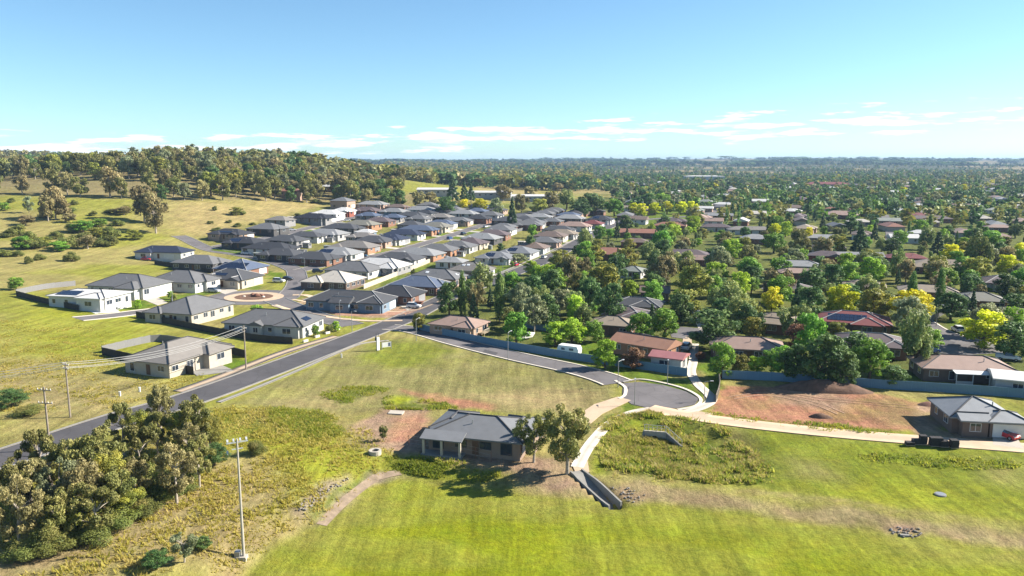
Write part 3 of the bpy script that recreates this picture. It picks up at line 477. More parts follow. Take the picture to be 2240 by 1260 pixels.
for k, c in ROOF.items(): pmat('roof_'+k, tuple(0.84*q for q in c), rough=0.62, var=0.09, scale=0.8, spec=0.35, wave=('Y', 1.4, 0.05), rnd=0.08)
for k, c in WALL.items(): pmat('wall_'+k, tuple(0.86*q for q in c), rough=0.85, var=0.08, scale=1.2, rnd=0.07)
pmat('ridge_light', (0.42,0.41,0.40)); pmat('ridge_dark', (0.07,0.07,0.075)); pmat('trim_white', (0.72,0.71,0.69), rough=0.5); pmat('trim_dark', (0.07,0.07,0.075), rough=0.5)
pmat('garage_white', (0.70,0.69,0.67), rough=0.5, wave=('Z', 2.2, 0.06)); pmat('garage_grey', (0.30,0.30,0.31), rough=0.5, wave=('Z', 2.2, 0.06)); pmat('door_brown', (0.16,0.085,0.05), rough=0.6)
_wm = {}
def win_mesh(w, h, fr):
    k = (round(w, 1), round(h, 1), fr)
    if k not in _wm:
        a = MB(); t = 0.07; w, h = k[0], k[1]
        a.box(-w/2,-0.05,-h/2,w/2,0.05,-h/2+t); a.box(-w/2,-0.05,h/2-t,w/2,0.05,h/2); a.box(-w/2,-0.05,-h/2+t,-w/2+t,0.05,h/2-t); a.box(w/2-t,-0.05,-h/2+t,w/2,0.05,h/2-t)
        if w > 1.3: a.box(-0.035,-0.048,-h/2+t,0.035,0.05,h/2-t)
        b = MB().box(-w/2+t,-0.02,-h/2+t,w/2-t,0.04,h/2-t)
        _wm[k] = (a.mesh('window', 'trim_white' if fr else 'trim_dark'), b.mesh('pane', 'glass'))
    return _wm[k]
_gm = {}
def roof_rect(mb, cx, cy, l, w, z, pitch, ov, typ, caps=None):
    """hip or gable roof over an l x w block; ridge along the longer side; returns ridge height"""
    sw = w > l
    if sw: l, w = w, l
    a, b = l/2+ov, w/2+ov; hgt = b*pitch; e = 0.22
    rl = (a-b) if typ == 'hip' else a
    rl = max(rl, 0.05)
    base = [(-a,-b,z),(a,-b,z),(a,b,z),(-a,b,z)]; top = [(-a,-b,z+e),(a,-b,z+e),(a,b,z+e),(-a,b,z+e)]; rg = [(-rl,0,z+e+hgt),(rl,0,z+e+hgt)]
    V = base+top+rg
    F = [(0,3,2,1),(0,1,5,4),(1,2,6,5),(2,3,7,6),(3,0,4,7),(4,5,9,8),(6,7,8,9),(5,6,9),(7,4,8)]
    T = (lambda p: (cx-p[1], cy+p[0], p[2])) if sw else (lambda p: (cx+p[0], cy+p[1], p[2]))
    V = [T(p) for p in V]; mb.add(V, F)
    if caps is not None:
        up = Vector((0, 0, 0.03))
        ed = [(8,9)] + ([(4,8),(7,8),(5,9),(6,9)] if typ == 'hip' else [])
        for i, j in ed: caps.tube(Vector(V[i])+up, Vector(V[j])+up, 0.13, 0.13, 5)
    return z+e+hgt
def roof_point(l, w, z, pitch, ov, side, s, t):
    """a point on the main roof: side 'front'/'back'/'right'/'left', s along, t 0..1 up the slope"""
    b = w/2+ov; a = l/2+ov; zz = z+0.22+t*b*pitch
    if side == 'front': return (s, -b+t*b, zz), (math.atan(pitch), 0, 0)
    if side == 'back': return (s, b-t*b, zz), (-math.atan(pitch), 0, 0)
    if side == 'right': return (a-t*b, s, zz), (0, math.atan(pitch), 0)
    return (-a+t*b, s, zz), (0, -math.atan(pitch), 0)
_sol = MB().box(-0.5,-0.82,0.06,0.5,0.82,0.10).mesh('solar_panel', 'solar')
_sky = MB().box(-0.6,-0.6,0.02,0.6,0.6,0.14).mesh('skylight', 'skylight')
HOUSES = []
def house(pos, l, w, rot, roof, wall, label=None, row=None, wings=(), solar=None, garage=None, typ='hip', pitch=0.42, zh=2.6, fr=1, det=None, caps=None, sky=0, name='house', seed=None, door='front', ov=0.55, cat='house'):
    x, y = pos; dist = math.hypot(x, y); rz = R(rot)
    rnd = random.Random(int(x*13+y*7) if seed is None else seed)
    det = det if det is not None else (2 if dist < 330 else 1 if dist < 560 else 0)
    zs = [hz(x+a*l/2*math.cos(rz)-b*w/2*math.sin(rz), y+a*l/2*math.sin(rz)+b*w/2*math.cos(rz)) for a in (-1, 1) for b in (-1, 1)]
    z = max(zs)+0.05; drop = max(zs)-min(zs)+0.4
    h = obj(name, None, None, (x, y, z), rz); h['category'] = cat
    H_ = dict(o=h, x=x, y=y, roof=roof, wall=wall, label=label, row=row, l=l, w=w, rz=rz); HOUSES.append(H_)
    wb = MB().box(-l/2,-w/2,-drop,l/2,w/2,zh+0.04); rb = MB(); cb = MB() if (det == 2) else None
    roof_rect(rb, 0, 0, l, w, zh, pitch, ov, typ, cb)
    if typ == 'gable':
        g = (w/2+0.0)*pitch; sw = w > l; q = (l/2-0.02) if not sw else (w/2-0.02)
        hh = (w/2 if not sw else l/2); g = hh*pitch+0.2
        for s in (-1, 1):
            V = [(s*q,-hh,zh),(s*q,hh,zh),(s*q,0,zh+g),(s*(q-0.15),-hh,zh),(s*(q-0.15),hh,zh),(s*(q-0.15),0,zh+g)]
            if sw: V = [(-p[1], p[0], p[2]) for p in V]
            wb.add(V, [(0,1,2),(5,4,3),(0,3,4,1),(1,4,5,2),(2,5,3,0)])
    for k, (cx, cy, wl, ww, wt) in enumerate(wings):
        wb.box(cx-wl/2, cy-ww/2, -drop, cx+wl/2, cy+ww/2, zh-0.03*(k+1)+0.04); roof_rect(rb, cx, cy, wl, ww, zh-0.03*(k+1), pitch, ov-0.04*(k+1), wt, cb)
        if wt == 'gable':
            sw = ww > wl; hh = (wl if sw else ww)/2; q = (ww if sw else wl)/2-0.02; g = hh*pitch+0.18
            for s in (-1, 1):
                V = [(s*q,-hh,zh-0.05),(s*q,hh,zh-0.05),(s*q,0,zh+g-0.05)]; V += [(p[0]-s*0.12, p[1], p[2]) for p in V]
                if sw: V = [(-p[1], p[0], p[2]) for p in V]
                wb.add([(p[0]+cx, p[1]+cy, p[2]) for p in V], [(0,1,2),(5,4,3),(0,3,4,1),(1,4,5,2),(2,5,3,0)])
    obj('wall', wb.mesh('wall', 'wall_'+wall), h); ro = obj('roof', rb.mesh('roof', 'roof_'+roof), h)
    if cb is not None and cb.v: obj('ridge_cap', cb.mesh('ridge_cap', 'ridge_dark' if (caps == 'dark' or sum(ROOF[roof]) > 0.5) else 'ridge_light'), ro)
    def face(f, s, zc, dy=0.0):
        if f == 'front': return (s, -w/2-dy, zc), 0
        if f == 'back': return (-s, w/2+dy, zc), math.pi
        if f == 'right': return (l/2+dy, s, zc), math.pi/2
        return (-l/2-dy, -s, zc), -math.pi/2
    def window(p, a, ww, hh):
        fm, pm = win_mesh(ww, hh, fr); o = obj('window', fm, h, p, a)
        obj('pane', pm, o)
    def inwing(p):
        return any(abs(p[0]-c[0]) < c[2]/2+0.3 and abs(p[1]-c[1]) < c[3]/2+0.3 for c in wings)
    gface = garage
    for f, ln in (('front', l), ('right', w), ('left', w), ('back', l)):
        if f == 'back' and det < 2: continue
        if f == 'left' and det < 1: continue
        n = max(1, int(ln/(3.4 if det == 2 else 4.6)))
        for i in range(n):
            s = -ln/2+ln*(i+0.5)/n + rnd.uniform(-0.4, 0.4); ww = rnd.choice((1.2, 1.8, 1.8, 2.4)); hh = rnd.choice((1.2, 1.4, 1.8))
            if f == gface and s > -ln*0.12: continue
            if f == door and abs(s) < 1.4 and det: continue
            p, a = face(f, s, 1.55 if hh < 1.7 else 1.3, 0.03)
            if inwing(p): continue
            window(p, a, ww, hh)
    for (cx, cy, wl, ww, wt) in wings:
        for (p, a) in (((cx, cy-ww/2-0.03, 1.5), 0), ((cx+wl/2+0.03, cy, 1.5), math.pi/2), ((cx, cy+ww/2+0.03, 1.5), math.pi)):
            if abs(p[0]) < l/2 and abs(p[1]) < w/2: continue
            if any((cx, cy) != (c[0], c[1]) and abs(p[0]-c[0]) < c[2]/2 and abs(p[1]-c[1]) < c[3]/2 for c in wings): continue
            window(p, a, min(2.4, (wl if a in (0, math.pi) else ww)*0.45), 1.4)
    if gface:
        ln = l if gface in ('front', 'back') else w; p, a = face(gface, ln*0.24, 1.13, 0.03)
        gm = 'garage_white' if rnd.random() < 0.65 else 'garage_grey'
        if gm not in _gm: _gm[gm] = MB().box(-2.4,-0.04,-1.1,2.4,0.04,1.1).mesh('garage_door', gm)
        obj('garage_door', _gm[gm], h, p, a)
    if door and det:
        if 'd' not in _gm: _gm['d'] = MB().box(-0.5,-0.05,-1.05,0.5,0.05,1.05).mesh('door', 'door_brown')
        p, a = face(door, 0.3, 1.08, 0.03)
        if not inwing(p): obj('door', _gm['d'], h, p, a)
    if det:
        if 'v' not in _gm: _gm['v'] = MB().tube((0,0,-0.3), (0,0,0.7), 0.09, 0.09, 6).mesh('roof_vent', 'galv')
        p, _r = roof_point(l, w, zh, pitch, ov, 'front', rnd.uniform(-0.25, 0.25)*l, 0.6); obj('roof_vent', _gm['v'], ro, p)
    if solar:
        for side, s0, t0, n, m in solar:
            for i in range(n):
                for j in range(m):
                    b = w/2+ov; sl = b*math.sqrt(1+pitch*pitch)
                    p, r_ = roof_point(l, w, zh, pitch, ov, side, s0+i*1.06, t0+j*1.72/sl)
                    if side in ('left', 'right'): r_ = (r_[0], r_[1], 0); o = obj('solar_panel', _sol, ro, p); o.rotation_mode = 'QUATERNION'; o.rotation_quaternion = Quaternion((0, 1, 0), r_[1]) @ Quaternion((0, 0, 1), math.pi/2)
                    else: obj('solar_panel', _sol, ro, p, rot=r_)
    for i in range(sky):
        p, r_ = roof_point(l, w, zh, pitch, ov, rnd.choice(('front', 'front', 'right')), rnd.uniform(-0.2, 0.2)*l, rnd.uniform(0.3, 0.7)); obj('skylight', _sky, ro, p, rot=r_)
    return h
A0 = -18.0   # lots of the estate lie square to its parallel streets
W1 = lambda l, w: ((l*0.28, -w*0.38, l*0.34, w*0.62, 'hip'),)
W2 = lambda l, w: ((-l*0.26, -w*0.36, l*0.36, w*0.6, 'hip'), (l*0.33, -w*0.3, l*0.26, w*0.62, 'gable'))
W3 = lambda l, w: ((l*0.36, w*0.12, l*0.4, w*0.55, 'hip'),)
# houses one can pick out by eye
house((-126.0,228.8), 19, 11, -12, 'white', 'white', 'white rendered house with solar panels and low white roof, nearest the dead end', wings=((5.2,-3.6,8,7,'hip'),(-7,2,6,8,'hip')), solar=[('front',-7,0.28,7,2)], garage='left', pitch=0.22, zh=3.0)
house((-126.6,254.6), 21, 14, -14, 'mid grey', 'white', 'grey-roofed white-walled house just right of the white rendered house', wings=W1(21,14), garage='right')
house((-115.7,270.9), 19, 14, -14, 'mid grey', 'white', 'grey hip-roofed house with white garage, above the lawn west of the roundabout', wings=W3(19,14), garage='right')
house((-102.5,281.8), 17, 13, -16, 'dark grey', 'cream', 'dark grey roofed house with cream gable porch, closest to the roundabout lawn', wings=W2(17,13), solar=[('front',-5,0.45,6,1)], garage='right')
house((-107.8,306.9), 15, 14, -18, 'blue-grey', 'brick', 'blue-roofed brick house covered in solar panels behind the roundabout', solar=[('front',-5,0.12,11,3)], garage='right')
house((-127.9,317.5), 19, 12, -14, 'mid grey', 'dark', 'mid grey roofed house with dark walls behind the black side fence', wings=W3(19,12), garage='right')
house((-152.6,339.5), 22, 10, -10, 'navy blue', 'white', 'dark-roofed white house alone at the edge of the hill paddock', wings=((-6,-3.4,7,6,'hip'),), garage='front')
house((-91.1,217.7), 14, 18, -17, 'mid grey', 'cream', 'grey hip-roofed house with cream side wall below the side road', wings=((-5,-7.5,5,5,'hip'),), garage=None)
house((-62.7,201.2), 22, 12, -12, 'mid grey', 'pale', 'long grey house with gabled porch behind the black fence by the main road', wings=((-1.5,-4.6,3.2,5,'gable'),(7,-2.6,6.5,8.5,'hip')), solar=[('right',-2,0.3,3,1)], zh=2.7)
house((-71.2,161.6), 11.5, 17.5, -20, 'brown-grey', 'cream', 'brown-grey roofed house alone in the paddock beside the timber power pole', wings=((4.4,4.2,6,7,'hip'),), garage='right')
house((-49.8,237.1), 25, 11, -13, 'dark grey', 'blue', 'long dark grey house with gabled entry on the bare red soil corner', wings=((-0.5,-4.8,6,5.5,'gable'),(8.5,-2,7,8,'hip')), garage='right', zh=2.8)
house((-64.0,279.8), 16, 14, -18, 'cream', 'brown brick', 'cream-roofed brick house behind the corner house on red soil', wings=((-5,-5,8,8,'hip'),), caps='dark')
house((-62.6,305.9), 19, 13, A0, 'mid grey', 'white', 'plain grey hip-roofed house between the cream roof and the white roof', garage='right')
house((-54.1,316.6), 22, 13, A0, 'white', 'grey', 'big white-roofed house in the middle of the estate', wings=W1(22,13), caps='dark')
house((-32.6,270.1), 18, 12, A0, 'blue-grey', 'brick', 'blue-grey roofed brick house beside the cream side fence', wings=W3(18,12))
house((-37.9,250.2), 16, 11, A0, 'charcoal', 'brick', 'charcoal-roofed brick house beside the driveway with red skip', garage='right')
house((-28.0,287.8), 19, 12, A0, 'mid grey', 'pink brick', 'broad grey-roofed house directly behind the blue-grey roof', sky=2)
house((-16.4,307.8), 15, 12, A0, 'brown-grey', 'white', 'brownish grey roofed house with skylights and white street front', wings=W3(15,12), sky=5)
ROWT = {'a': 'the row along the main road', 'bn': 'the row below the middle street', 'bf': 'the row above the middle street', 'cn': 'the row below the upper street', 'cf': 'the row above the upper street', 'top': 'the topmost estate row', 'in': 'the gaps between the estate rows'}
EST = [
 ('a',(-7.2,346.3),15,11,'steel','white',1),('a',(3.2,364.8),15,12,'steel','pale',1),('a',(9.5,382.8),15,11,'brown','white',0),('a',(16.8,406.3),15,11,'mid grey','pink brick',0),('a',(21.6,431.6),16,11,'brown','cream',0),('a',(28.7,443.7),15,10,'tan','pale',0),('a',(27.7,461.8),17,10,'dark grey','white',0),('a',(38.7,483.5),18,11,'pink-tan','white',0),('a',(51.7,499.3),12,10,'red','pale',0),('a',(59.7,527.0),16,12,'charcoal','white',1),('a',(39.0,527.6),18,11,'pale grey','dark',0),
 ('bn',(-86.2,338.7),18,12,'dark grey','brick',0),('bn',(-49.8,339.1),19,12,'dark grey','white',0),('bn',(-42.4,354.8),19,12,'pale grey','orange brick',0),('bn',(-35.8,369.9),17,12,'mid grey','orange brick',0),('bn',(-27.1,382.8),16,12,'mid grey','pale',0),('bn',(-21.0,396.2),14,12,'purple-brown','cream',0),('bn',(-16.2,416.1),18,12,'pale grey','dark',0),('bn',(-10.7,433.4),17,11,'purple-brown','brick',0),('bn',(-6.7,455.9),15,12,'mid grey','white',0),('bn',(9.1,482.2),19,10,'mid grey','brick',0),('bn',(-25.9,331.7),11,8,'pale grey','white',0),
 ('bf',(-103.7,349.2),18,11,'dark grey','dark',0),('bf',(-80.0,353.9),19,12,'pale grey','pale',2),('bf',(-76.5,376.8),20,12,'brown-grey','orange brick',0),('bf',(-71.0,398.6),17,12,'dark grey','pink brick',0),('bf',(-63.6,408.7),15,11,'navy blue','white',0),('bf',(-59.4,428.9),19,11,'navy blue','white',0),('bf',(-54.1,448.5),20,11,'blue-grey','orange brick',0),('bf',(-45.2,465.5),16,11,'olive-grey','cream',0),('bf',(-43.5,480.0),16,10,'blue-grey','pale',0),('bf',(-35.0,496.1),17,10,'mid grey','pink brick',0),('bf',(-22.2,511.3),14,12,'charcoal','brick',0),('bf',(-3.5,502.2),15,12,'dark grey','dark',0),
 ('cn',(-131.6,381.9),17,12,'charcoal','dark',2),('cn',(-114.2,366.2),22,12,'charcoal','white',0),('cn',(-114.3,393.8),18,11,'dark grey','grey',0),('cn',(-108.6,411.2),17,10,'dark grey','white',0),('cn',(-100.6,422.8),20,11,'pale grey','pale',0),('cn',(-97.8,449.0),21,11,'dark grey','dark',0),('cn',(-90.4,469.0),19,11,'olive-grey','orange brick',0),('cn',(-83.0,487.1),16,11,'purple-brown','brick',0),('cn',(-82.1,435.5),9,7,'white','blue',0),
 ('cf',(-146.4,404.1),19,11,'charcoal','pink brick',3),('cf',(-135.2,430.1),17,13,'mid grey','dark',0),('cf',(-123.1,485.4),22,12,'black','grey',0),('cf',(-120.9,509.9),18,12,'white','white',0),('cf',(-114.7,531.7),14,11,'white','red brick',0),('cf',(-100.6,539.4),17,11,'purple-brown','brick',0),('cf',(-81.5,538.5),17,11,'pale grey','blue',0),('cf',(-66.5,519.9),19,11,'dark grey','dark',0),
 ('top',(-122.6,566.0),13,11,'steel','pink brick',4),('top',(-102.1,573.7),20,11,'pale grey','pink brick',0),('top',(-82.8,565.5),15,9,'brown','brick',0),('top',(-64.2,553.1),19,11,'pale grey','white',0),('top',(-48.8,547.7),16,11,'dark grey','grey',0),('top',(-33.4,536.5),18,11,'pale grey','pale',0),('top',(-15.0,532.2),15,11,'mid grey','white',0),('top',(6.2,526.6),14,10,'mid grey','dark',0),('top',(18.1,530.3),16,10,'pale grey','white',0)]
for i, (rw, pos, l, w, rf, wl, sp) in enumerate(EST):
    rr = random.Random(i*7+3); wg = rr.choice((W1(l,w), W2(l,w), W3(l,w), W3(l,w), ((-l*0.3,-w*0.35,l*0.3,w*0.6,'hip'),)))
    l, w = l*1.06, w*1.06
    if l < 14: wg = ()
    house(pos, l, w, A0+rr.uniform(-4, 4), rf, wl, None, rw, wings=wg, garage='right' if rw in ('bf', 'a', 'cf') else rr.choice(('right', 'left')), solar={1: [('front',-l*0.2,0.35,4,2)], 2: [('front',-l*0.3,0.3,6,2)], 3: [('front',-l*0.2,0.4,8,1)]}.get(sp), zh=5.0 if sp == 4 else 2.3, pitch=0.38, fr=rr.random() < 0.6)
# further houses that close the rows
_rd = [resample(q, 3) for q in (MAIN, MIDST, UPST, [(-75.6,257.4),(-79.2,281.8),(-85.8,307.1),(-92.3,323.9),(-108.8,346.4),(-129.0,363.4),(-145.9,374.0),(-166.1,396.6),(-173.7,403.6)])]; ESTP = [(-145.3,397.1),(-151.0,458.4),(-135.3,577.4),(-42.1,597.9),(74.0,600.4),(63.7,541.7),(-20.6,288.9),(-34.6,263.5),(-77.9,328.3),(-102.6,361.0)]; IR = random.Random(9)
for iu in range(-20, 20):
    for iv in range(0, 20):
        x_, y_ = -60+iu*9*math.cos(R(-18))-iv*15*math.sin(R(-18)), 330+iu*9*math.sin(R(-18))+iv*15*math.cos(R(-18))
        if poly_dist(np.array([x_]), np.array([y_]), ESTP)[0] > -8: continue
        if any(min(np.hypot(*(q-np.array((x_, y_))).T)) < 14 for q in _rd): continue
        def loc_(q): dx, dy = x_-q['x'], y_-q['y']; return abs(dx*math.cos(q['rz'])+dy*math.sin(q['rz'])), abs(dy*math.cos(q['rz'])-dx*math.sin(q['rz']))
        if any(loc_(q)[0] < q['l']/2+8.5 and loc_(q)[1] < q['w']/2+6.5 for q in HOUSES): continue
        house((x_, y_), IR.uniform(13.5, 15.5), IR.uniform(9.5, 11), A0+IR.uniform(-4, 4), IR.choice(('dark grey','mid grey','charcoal','mid grey','blue-grey','brown-grey')), IR.choice(('grey','pale','brick','pink brick','dark')), None, 'in', wings=() if IR.random() < 0.4 else ((-4,-3.4,5,6,'hip'),), zh=2.3, pitch=0.38)
# older suburb, ones seen clearly
S = [
 ((-14.1,202.6),13,8.5,-24,'pink-tan','pink brick','pink-roofed cream brick house with timber deck behind the blue fence',((3.4,-1,5,8,'hip'),),'hip'),
 ((31.5,178.6),14.2,7.6,-38,'orange tile','orange brick','long terracotta-roofed brick house beside the red-roofed white shed',((-3,3,6,5,'hip'),),'gable'),
 ((27.0,203.0),11,8,-20,'tan','brick','tan hip-roofed house left of the terracotta-roofed brick house',(),'hip'),
 ((32.6,216.1),11,9,-24,'purple-brown','red brick','red-brown tiled house just behind the tan hip roof',((3,-2,5,6,'hip'),),'hip'),
 ((38.1,231.7),14,9,-20,'dark grey','cream','charcoal tiled house behind the red-brown tiled roof',((2.5,-2.5,7,6,'hip'),),'hip'),
 ((47.6,255.0),9,8,-12,'brown','brown brick','low brown-roofed house in deep tree shade',(),'gable'),
 ((54.1,174.2),15,9,-14,'pink-tan','brown brick','pinkish grey roofed house under trees right of the lane',((-5,2,6,6,'hip'),),'hip'),
 ((70.9,203.9),11,9,-30,'tan','brick','brick house with pale front gable left of the solar-panelled red roof',((0,-4,6,5,'gable'),),'hip'),
 ((90.9,202.7),17,11,-22,'red','brown brick','red-roofed house carrying a large bank of solar panels',((3,-4,7,6,'hip'),),'hip'),
 ((83.5,176.6),14,9,-20,'purple-brown','brick','brown tiled house with white sail in the trees above the blue fence',((4.5,-3,5,6,'hip'),),'hip'),
 ((92.1,154.8),17,9,-10,'pink-tan','brown brick','pink-brown roofed brick house with white patio cover beside the pale shed',(),'hip'),
 ((145.1,237.8),13,10,-20,'olive-grey','orange brick','brick house with olive roof and carport above the suburban street',((-4,-3.5,5,6,'gable'),),'hip'),
 ((137.8,254.1),17,9,-22,'tan','orange brick','tan-roofed brick house behind the golden tree by the street',(),'hip'),
 ((121.2,264.3),13,9,-24,'tan','pink brick','beige-roofed house with white gable behind two golden trees',((-3,-2.5,6,6,'gable'),),'hip'),
 ((178.4,273.8),20,11,-14,'purple-brown','white','wide purple-brown roofed house with white glazed sunroom at the right edge',((-2,-6,12,4,'hip'),),'hip'),
 ((140.2,211.3),15,9,-20,'brown','brick','brown-roofed house partly cut off at the right edge, above the golden tree',(),'hip'),
 ((111.6,301.1),17,9,-14,'pale grey','white','two-storey house with pale grey roof among bright green trees',(),'hip'),
 ((105.4,280.4),15,7,-14,'pink-tan','brick','pink-tan roof directly in front of the two-storey house',(),'hip'),
 ((136.1,334.0),14,9,-24,'purple-brown','red brick','dark-tiled red brick house right of the two-storey house',((4,-2,6,7,'gable'),),'hip'),
 ((92.8,258.7),15,9,-20,'purple-brown','brown brick','purple-tiled roof behind the gold-tipped tree',(),'hip'),
 ((46.0,362.0),19,12,-20,'terracotta','brick','large terracotta tiled house beside the long street',((5,-4,9,7,'hip'),),'hip'),
 ((76.6,451.7),26,10,-14,'terracotta','brick','very long terracotta roof at the end of the long street',(),'gable'),
 ((65.0,408.1),14,9,-14,'brown','red brick','dark brick house in front of the very long terracotta roof',(),'hip'),
 ((48.3,306.0),9,8,-30,'green-grey','white','small pale green roof beside the big olive tree',(),'hip'),
 ((82.9,359.2),16,10,-20,'purple-brown','brick','purple-brown hip roof with blue pool fence in front',((-4,4,8,7,'gable'),),'hip'),
 ((100.5,495.1),19,10,-14,'terracotta','brick','brick-red roof behind the very long terracotta roof',(),'hip'),
 ((128.2,489.8),18,9,-10,'purple-brown','cream','low purple-brown roof with cream wall near the golden row',(),'hip'),
 ((145.4,475.0),26,9,-8,'brown-grey','white','long brown-grey roof with white awning behind the orange tree',(),'hip'),
 ((83.1,340.7),13,8,-20,'pink-tan','brick','pale pink roof just below the purple-brown hip roof',(),'hip'),
 ((247.1,586.5),24,14,-20,'pink-tan','brick','broad pink-brown roof far up the suburb beside the dark trees',((6,-5,10,8,'hip'),),'hip'),
 ((297.5,556.6),30,10,-8,'purple-brown','brick','long purple-brown roof at the end of the suburban street',(),'hip'),
 ((305.0,585.3),22,9,-8,'red','cream','red roof behind the long purple-brown roof',(),'hip'),
 ((176.4,346.5),16,9,-14,'red','brick','dull red roof left of the broad tan roof',(),'hip'),
 ((177.4,316.7),26,14,-20,'tan','brick','broad tan tiled roof in front of the golden trees',((-6,5,12,8,'hip'),),'hip'),
 ((158.7,388.2),15,9,-14,'purple-brown','white','purple-grey roof with white veranda under the dark pine',(),'hip'),
 ((157.9,352.1),20,8,-10,'pale grey','brown brick','long low pale metal roof behind the grey-green bush',(),'gable')]
for i, (pos, l, w, rt, rf, wl, lb, wg, ty) in enumerate(S):
    house(pos, l, w, rt, rf, wl, lb, wings=wg, typ=ty, solar=[('front',-6,0.3,9,2)] if 'bank of solar' in lb else None, zh=5.0 if 'two-storey' in lb else 2.5, pitch=0.36, fr=1)
# the two lone new houses in front
h = house((-4.4,117.0), 14.6, 10.2, -16, 'steel', 'clay brick', 'grey metal-roofed brick house with covered patio on bare earth behind the two gum trees', wings=((5.6,2.4,6.0,7.4,'hip'),(-5.6,2.0,4.6,8.2,'hip')), pitch=0.33, zh=2.45, garage='right', fr=0, caps='dark')

for k in range(3): obj('patio_post', MB().box(-7.4+2.9*k-0.18,-7.0,-0.4,-7.4+2.9*k+0.18,-6.7,2.40).mesh('patio_post', 'wall_cream'), h)
pr = MB().add([(-7.9,-7.2,2.36),(-1.2,-7.2,2.36),(-1.2,-4.8,3.05),(-7.9,-4.8,3.05),(-7.9,-7.2,2.52),(-1.2,-7.2,2.52),(-1.2,-4.8,3.21),(-7.9,-4.8,3.21)], [(0,3,2,1),(4,5,6,7),(0,1,5,4),(1,2,6,5),(2,3,7,6),(3,0,4,7)])
obj('patio_roof', pr.mesh('patio_roof', 'roof_steel'), h); obj('patio_floor', MB().box(-7.8,-7.1,-0.6,-1.3,-5.11,0.04).mesh('patio_floor', 'concrete_grey'), h)
house((76.9,125.1), 9.4, 9.4, -9, 'light steel', 'brown brick', 'new grey metal-roofed house with white garage and red car in its driveway', wings=((-1.8,-4.8,3.8,3.0,'gable'),(3.2,-3.9,5.6,4.6,'hip')), pitch=0.40, zh=2.5, caps='dark')
g_ = HOUSES[-1]['o']; obj('garage_door', _gm.get('garage_white') or MB().box(-2.4,-0.04,-1.1,2.4,0.04,1.1).mesh('garage_door', 'garage_white'), g_, (3.2,-6.25,1.13))
# sheds and large sheds far off
house((34.4,165.4), 6.6, 5.4, -27, 'faded red', 'pale', 'white metal shed with pinkish red roof beside the footpath', typ='gable', pitch=0.25, zh=2.6, name='shed', cat='shed', det=0, door=None)
house((97.0,145.0), 7.5, 7, -24, 'white', 'pale', 'pale steel shed at the right edge behind the blue fence', typ='gable', pitch=0.2, zh=2.7, name='shed', cat='shed', det=0, door=None)
house((28.8,223.9), 3.4, 3, -20, 'tan', 'pale', 'tiny garden shed left of the red-brown tiled house', typ='gable', pitch=0.15, zh=2.2, name='garden_shed', cat='shed', det=0, door=None)
for px, l_, lb in (((-65.6,680.4),32,'leftmost long white-roofed warehouse at the foot of the green hill field'),((-20.7,708.3),40,'middle white-roofed warehouse below the brown paddock'),((18.9,716.7),46,'longest white warehouse roof right of the two golden trees')):
    house(px, l_, 14, -3, 'white', 'pale', lb, typ='gable', pitch=0.2, zh=3.2, name='warehouse', cat='warehouse', det=0, door=None)
house((465.2,1159.4), 62, 18, -4, 'red', 'pink brick', 'large red-roofed school building far in the town', pitch=0.35, zh=6, name='school', cat='school', det=0, door=None)
house((371.4,1518.4), 75, 30, -6, 'white', 'white', 'large white flat-topped building far behind the town trees', pitch=0.08, zh=9, name='public_building', cat='building', det=0, door=None)
house((-273.3,677.4), 16, 9, -5, 'white', 'white', 'white house on the wooded ridge', name='house', det=0)
house((-149.9,650.1), 17, 8, -5, 'white', 'pink brick', 'white-roofed house at the wood edge above the estate', name='house', det=0)
house((-168.8,587.0), 22, 7, -3, 'terracotta', 'pink brick', 'pink building half hidden behind the woodland trunks', name='house', det=0)
# far houses of the town between the trees
FAR = random.Random(77); cols = ['white','white','white','pale grey','pale grey','mid grey','brown','tan','purple-brown','pink-tan','green-grey','terracotta','cream']
FARH = []
for gy_ in range(17):
    yy = 425*1.072**gy_
    for gx_ in range(13):
        u = 0.155+gx_*0.042+FAR.uniform(-0.014, 0.014); y_ = yy*(1+FAR.uniform(-0.03, 0.03)); x_ = u*y_
        if gx_ < 4 and yy < 520: continue
        if any((x_-q['x'])**2+(y_-q['y'])**2 < 24**2 for q in HOUSES): continue
        if FAR.random() < 0.16: continue
        c_ = FAR.choice(cols); house((x_, y_), FAR.uniform(14, 21), FAR.uniform(8, 11), FAR.choice((-18, 72))+FAR.uniform(-10, 10), c_, FAR.choice(('white','brick','cream','pink brick')), None, 'far', det=0, wings=() if FAR.random() < 0.4 else ((3,-3,8,7,'hip'),), typ=FAR.choice(('hip','hip','gable')), pitch=0.36)
# labels for the houses that stand in rows
def pxof(x, y): return x/max(y, 1)
for rw, txt in ROWT.items():
    q = sorted([h_ for h_ in HOUSES if h_['row'] == rw], key=lambda d: pxof(d['x'], d['y']))
    for i, h_ in enumerate(q): h_['label'] = f"{h_['roof']} roofed {h_['wall']} house, {ordw(i)} {'' if i == 0 else 'from left '}in {txt}"; h_['o']['group'] = 'houses of the new estate'
q = [h_ for h_ in HOUSES if h_['row'] == 'far']; bands = {}
for h_ in q: bands.setdefault((0 if h_['y'] < 560 else 1 if h_['y'] < 800 else 2, h_['roof']), []).append(h_)
for (b, rf), v in bands.items():
    v.sort(key=lambda d: pxof(d['x'], d['y']))
    for i, h_ in enumerate(v): h_['label'] = f"{rf} roofed house, {ordw(i)} {'' if i == 0 else 'from left '}of that colour in {('nearer','middle','farthest')[b]} far suburb"; h_['o']['group'] = 'houses of the far suburb'
for h_ in HOUSES: h_['o']['label'] = h_['label']

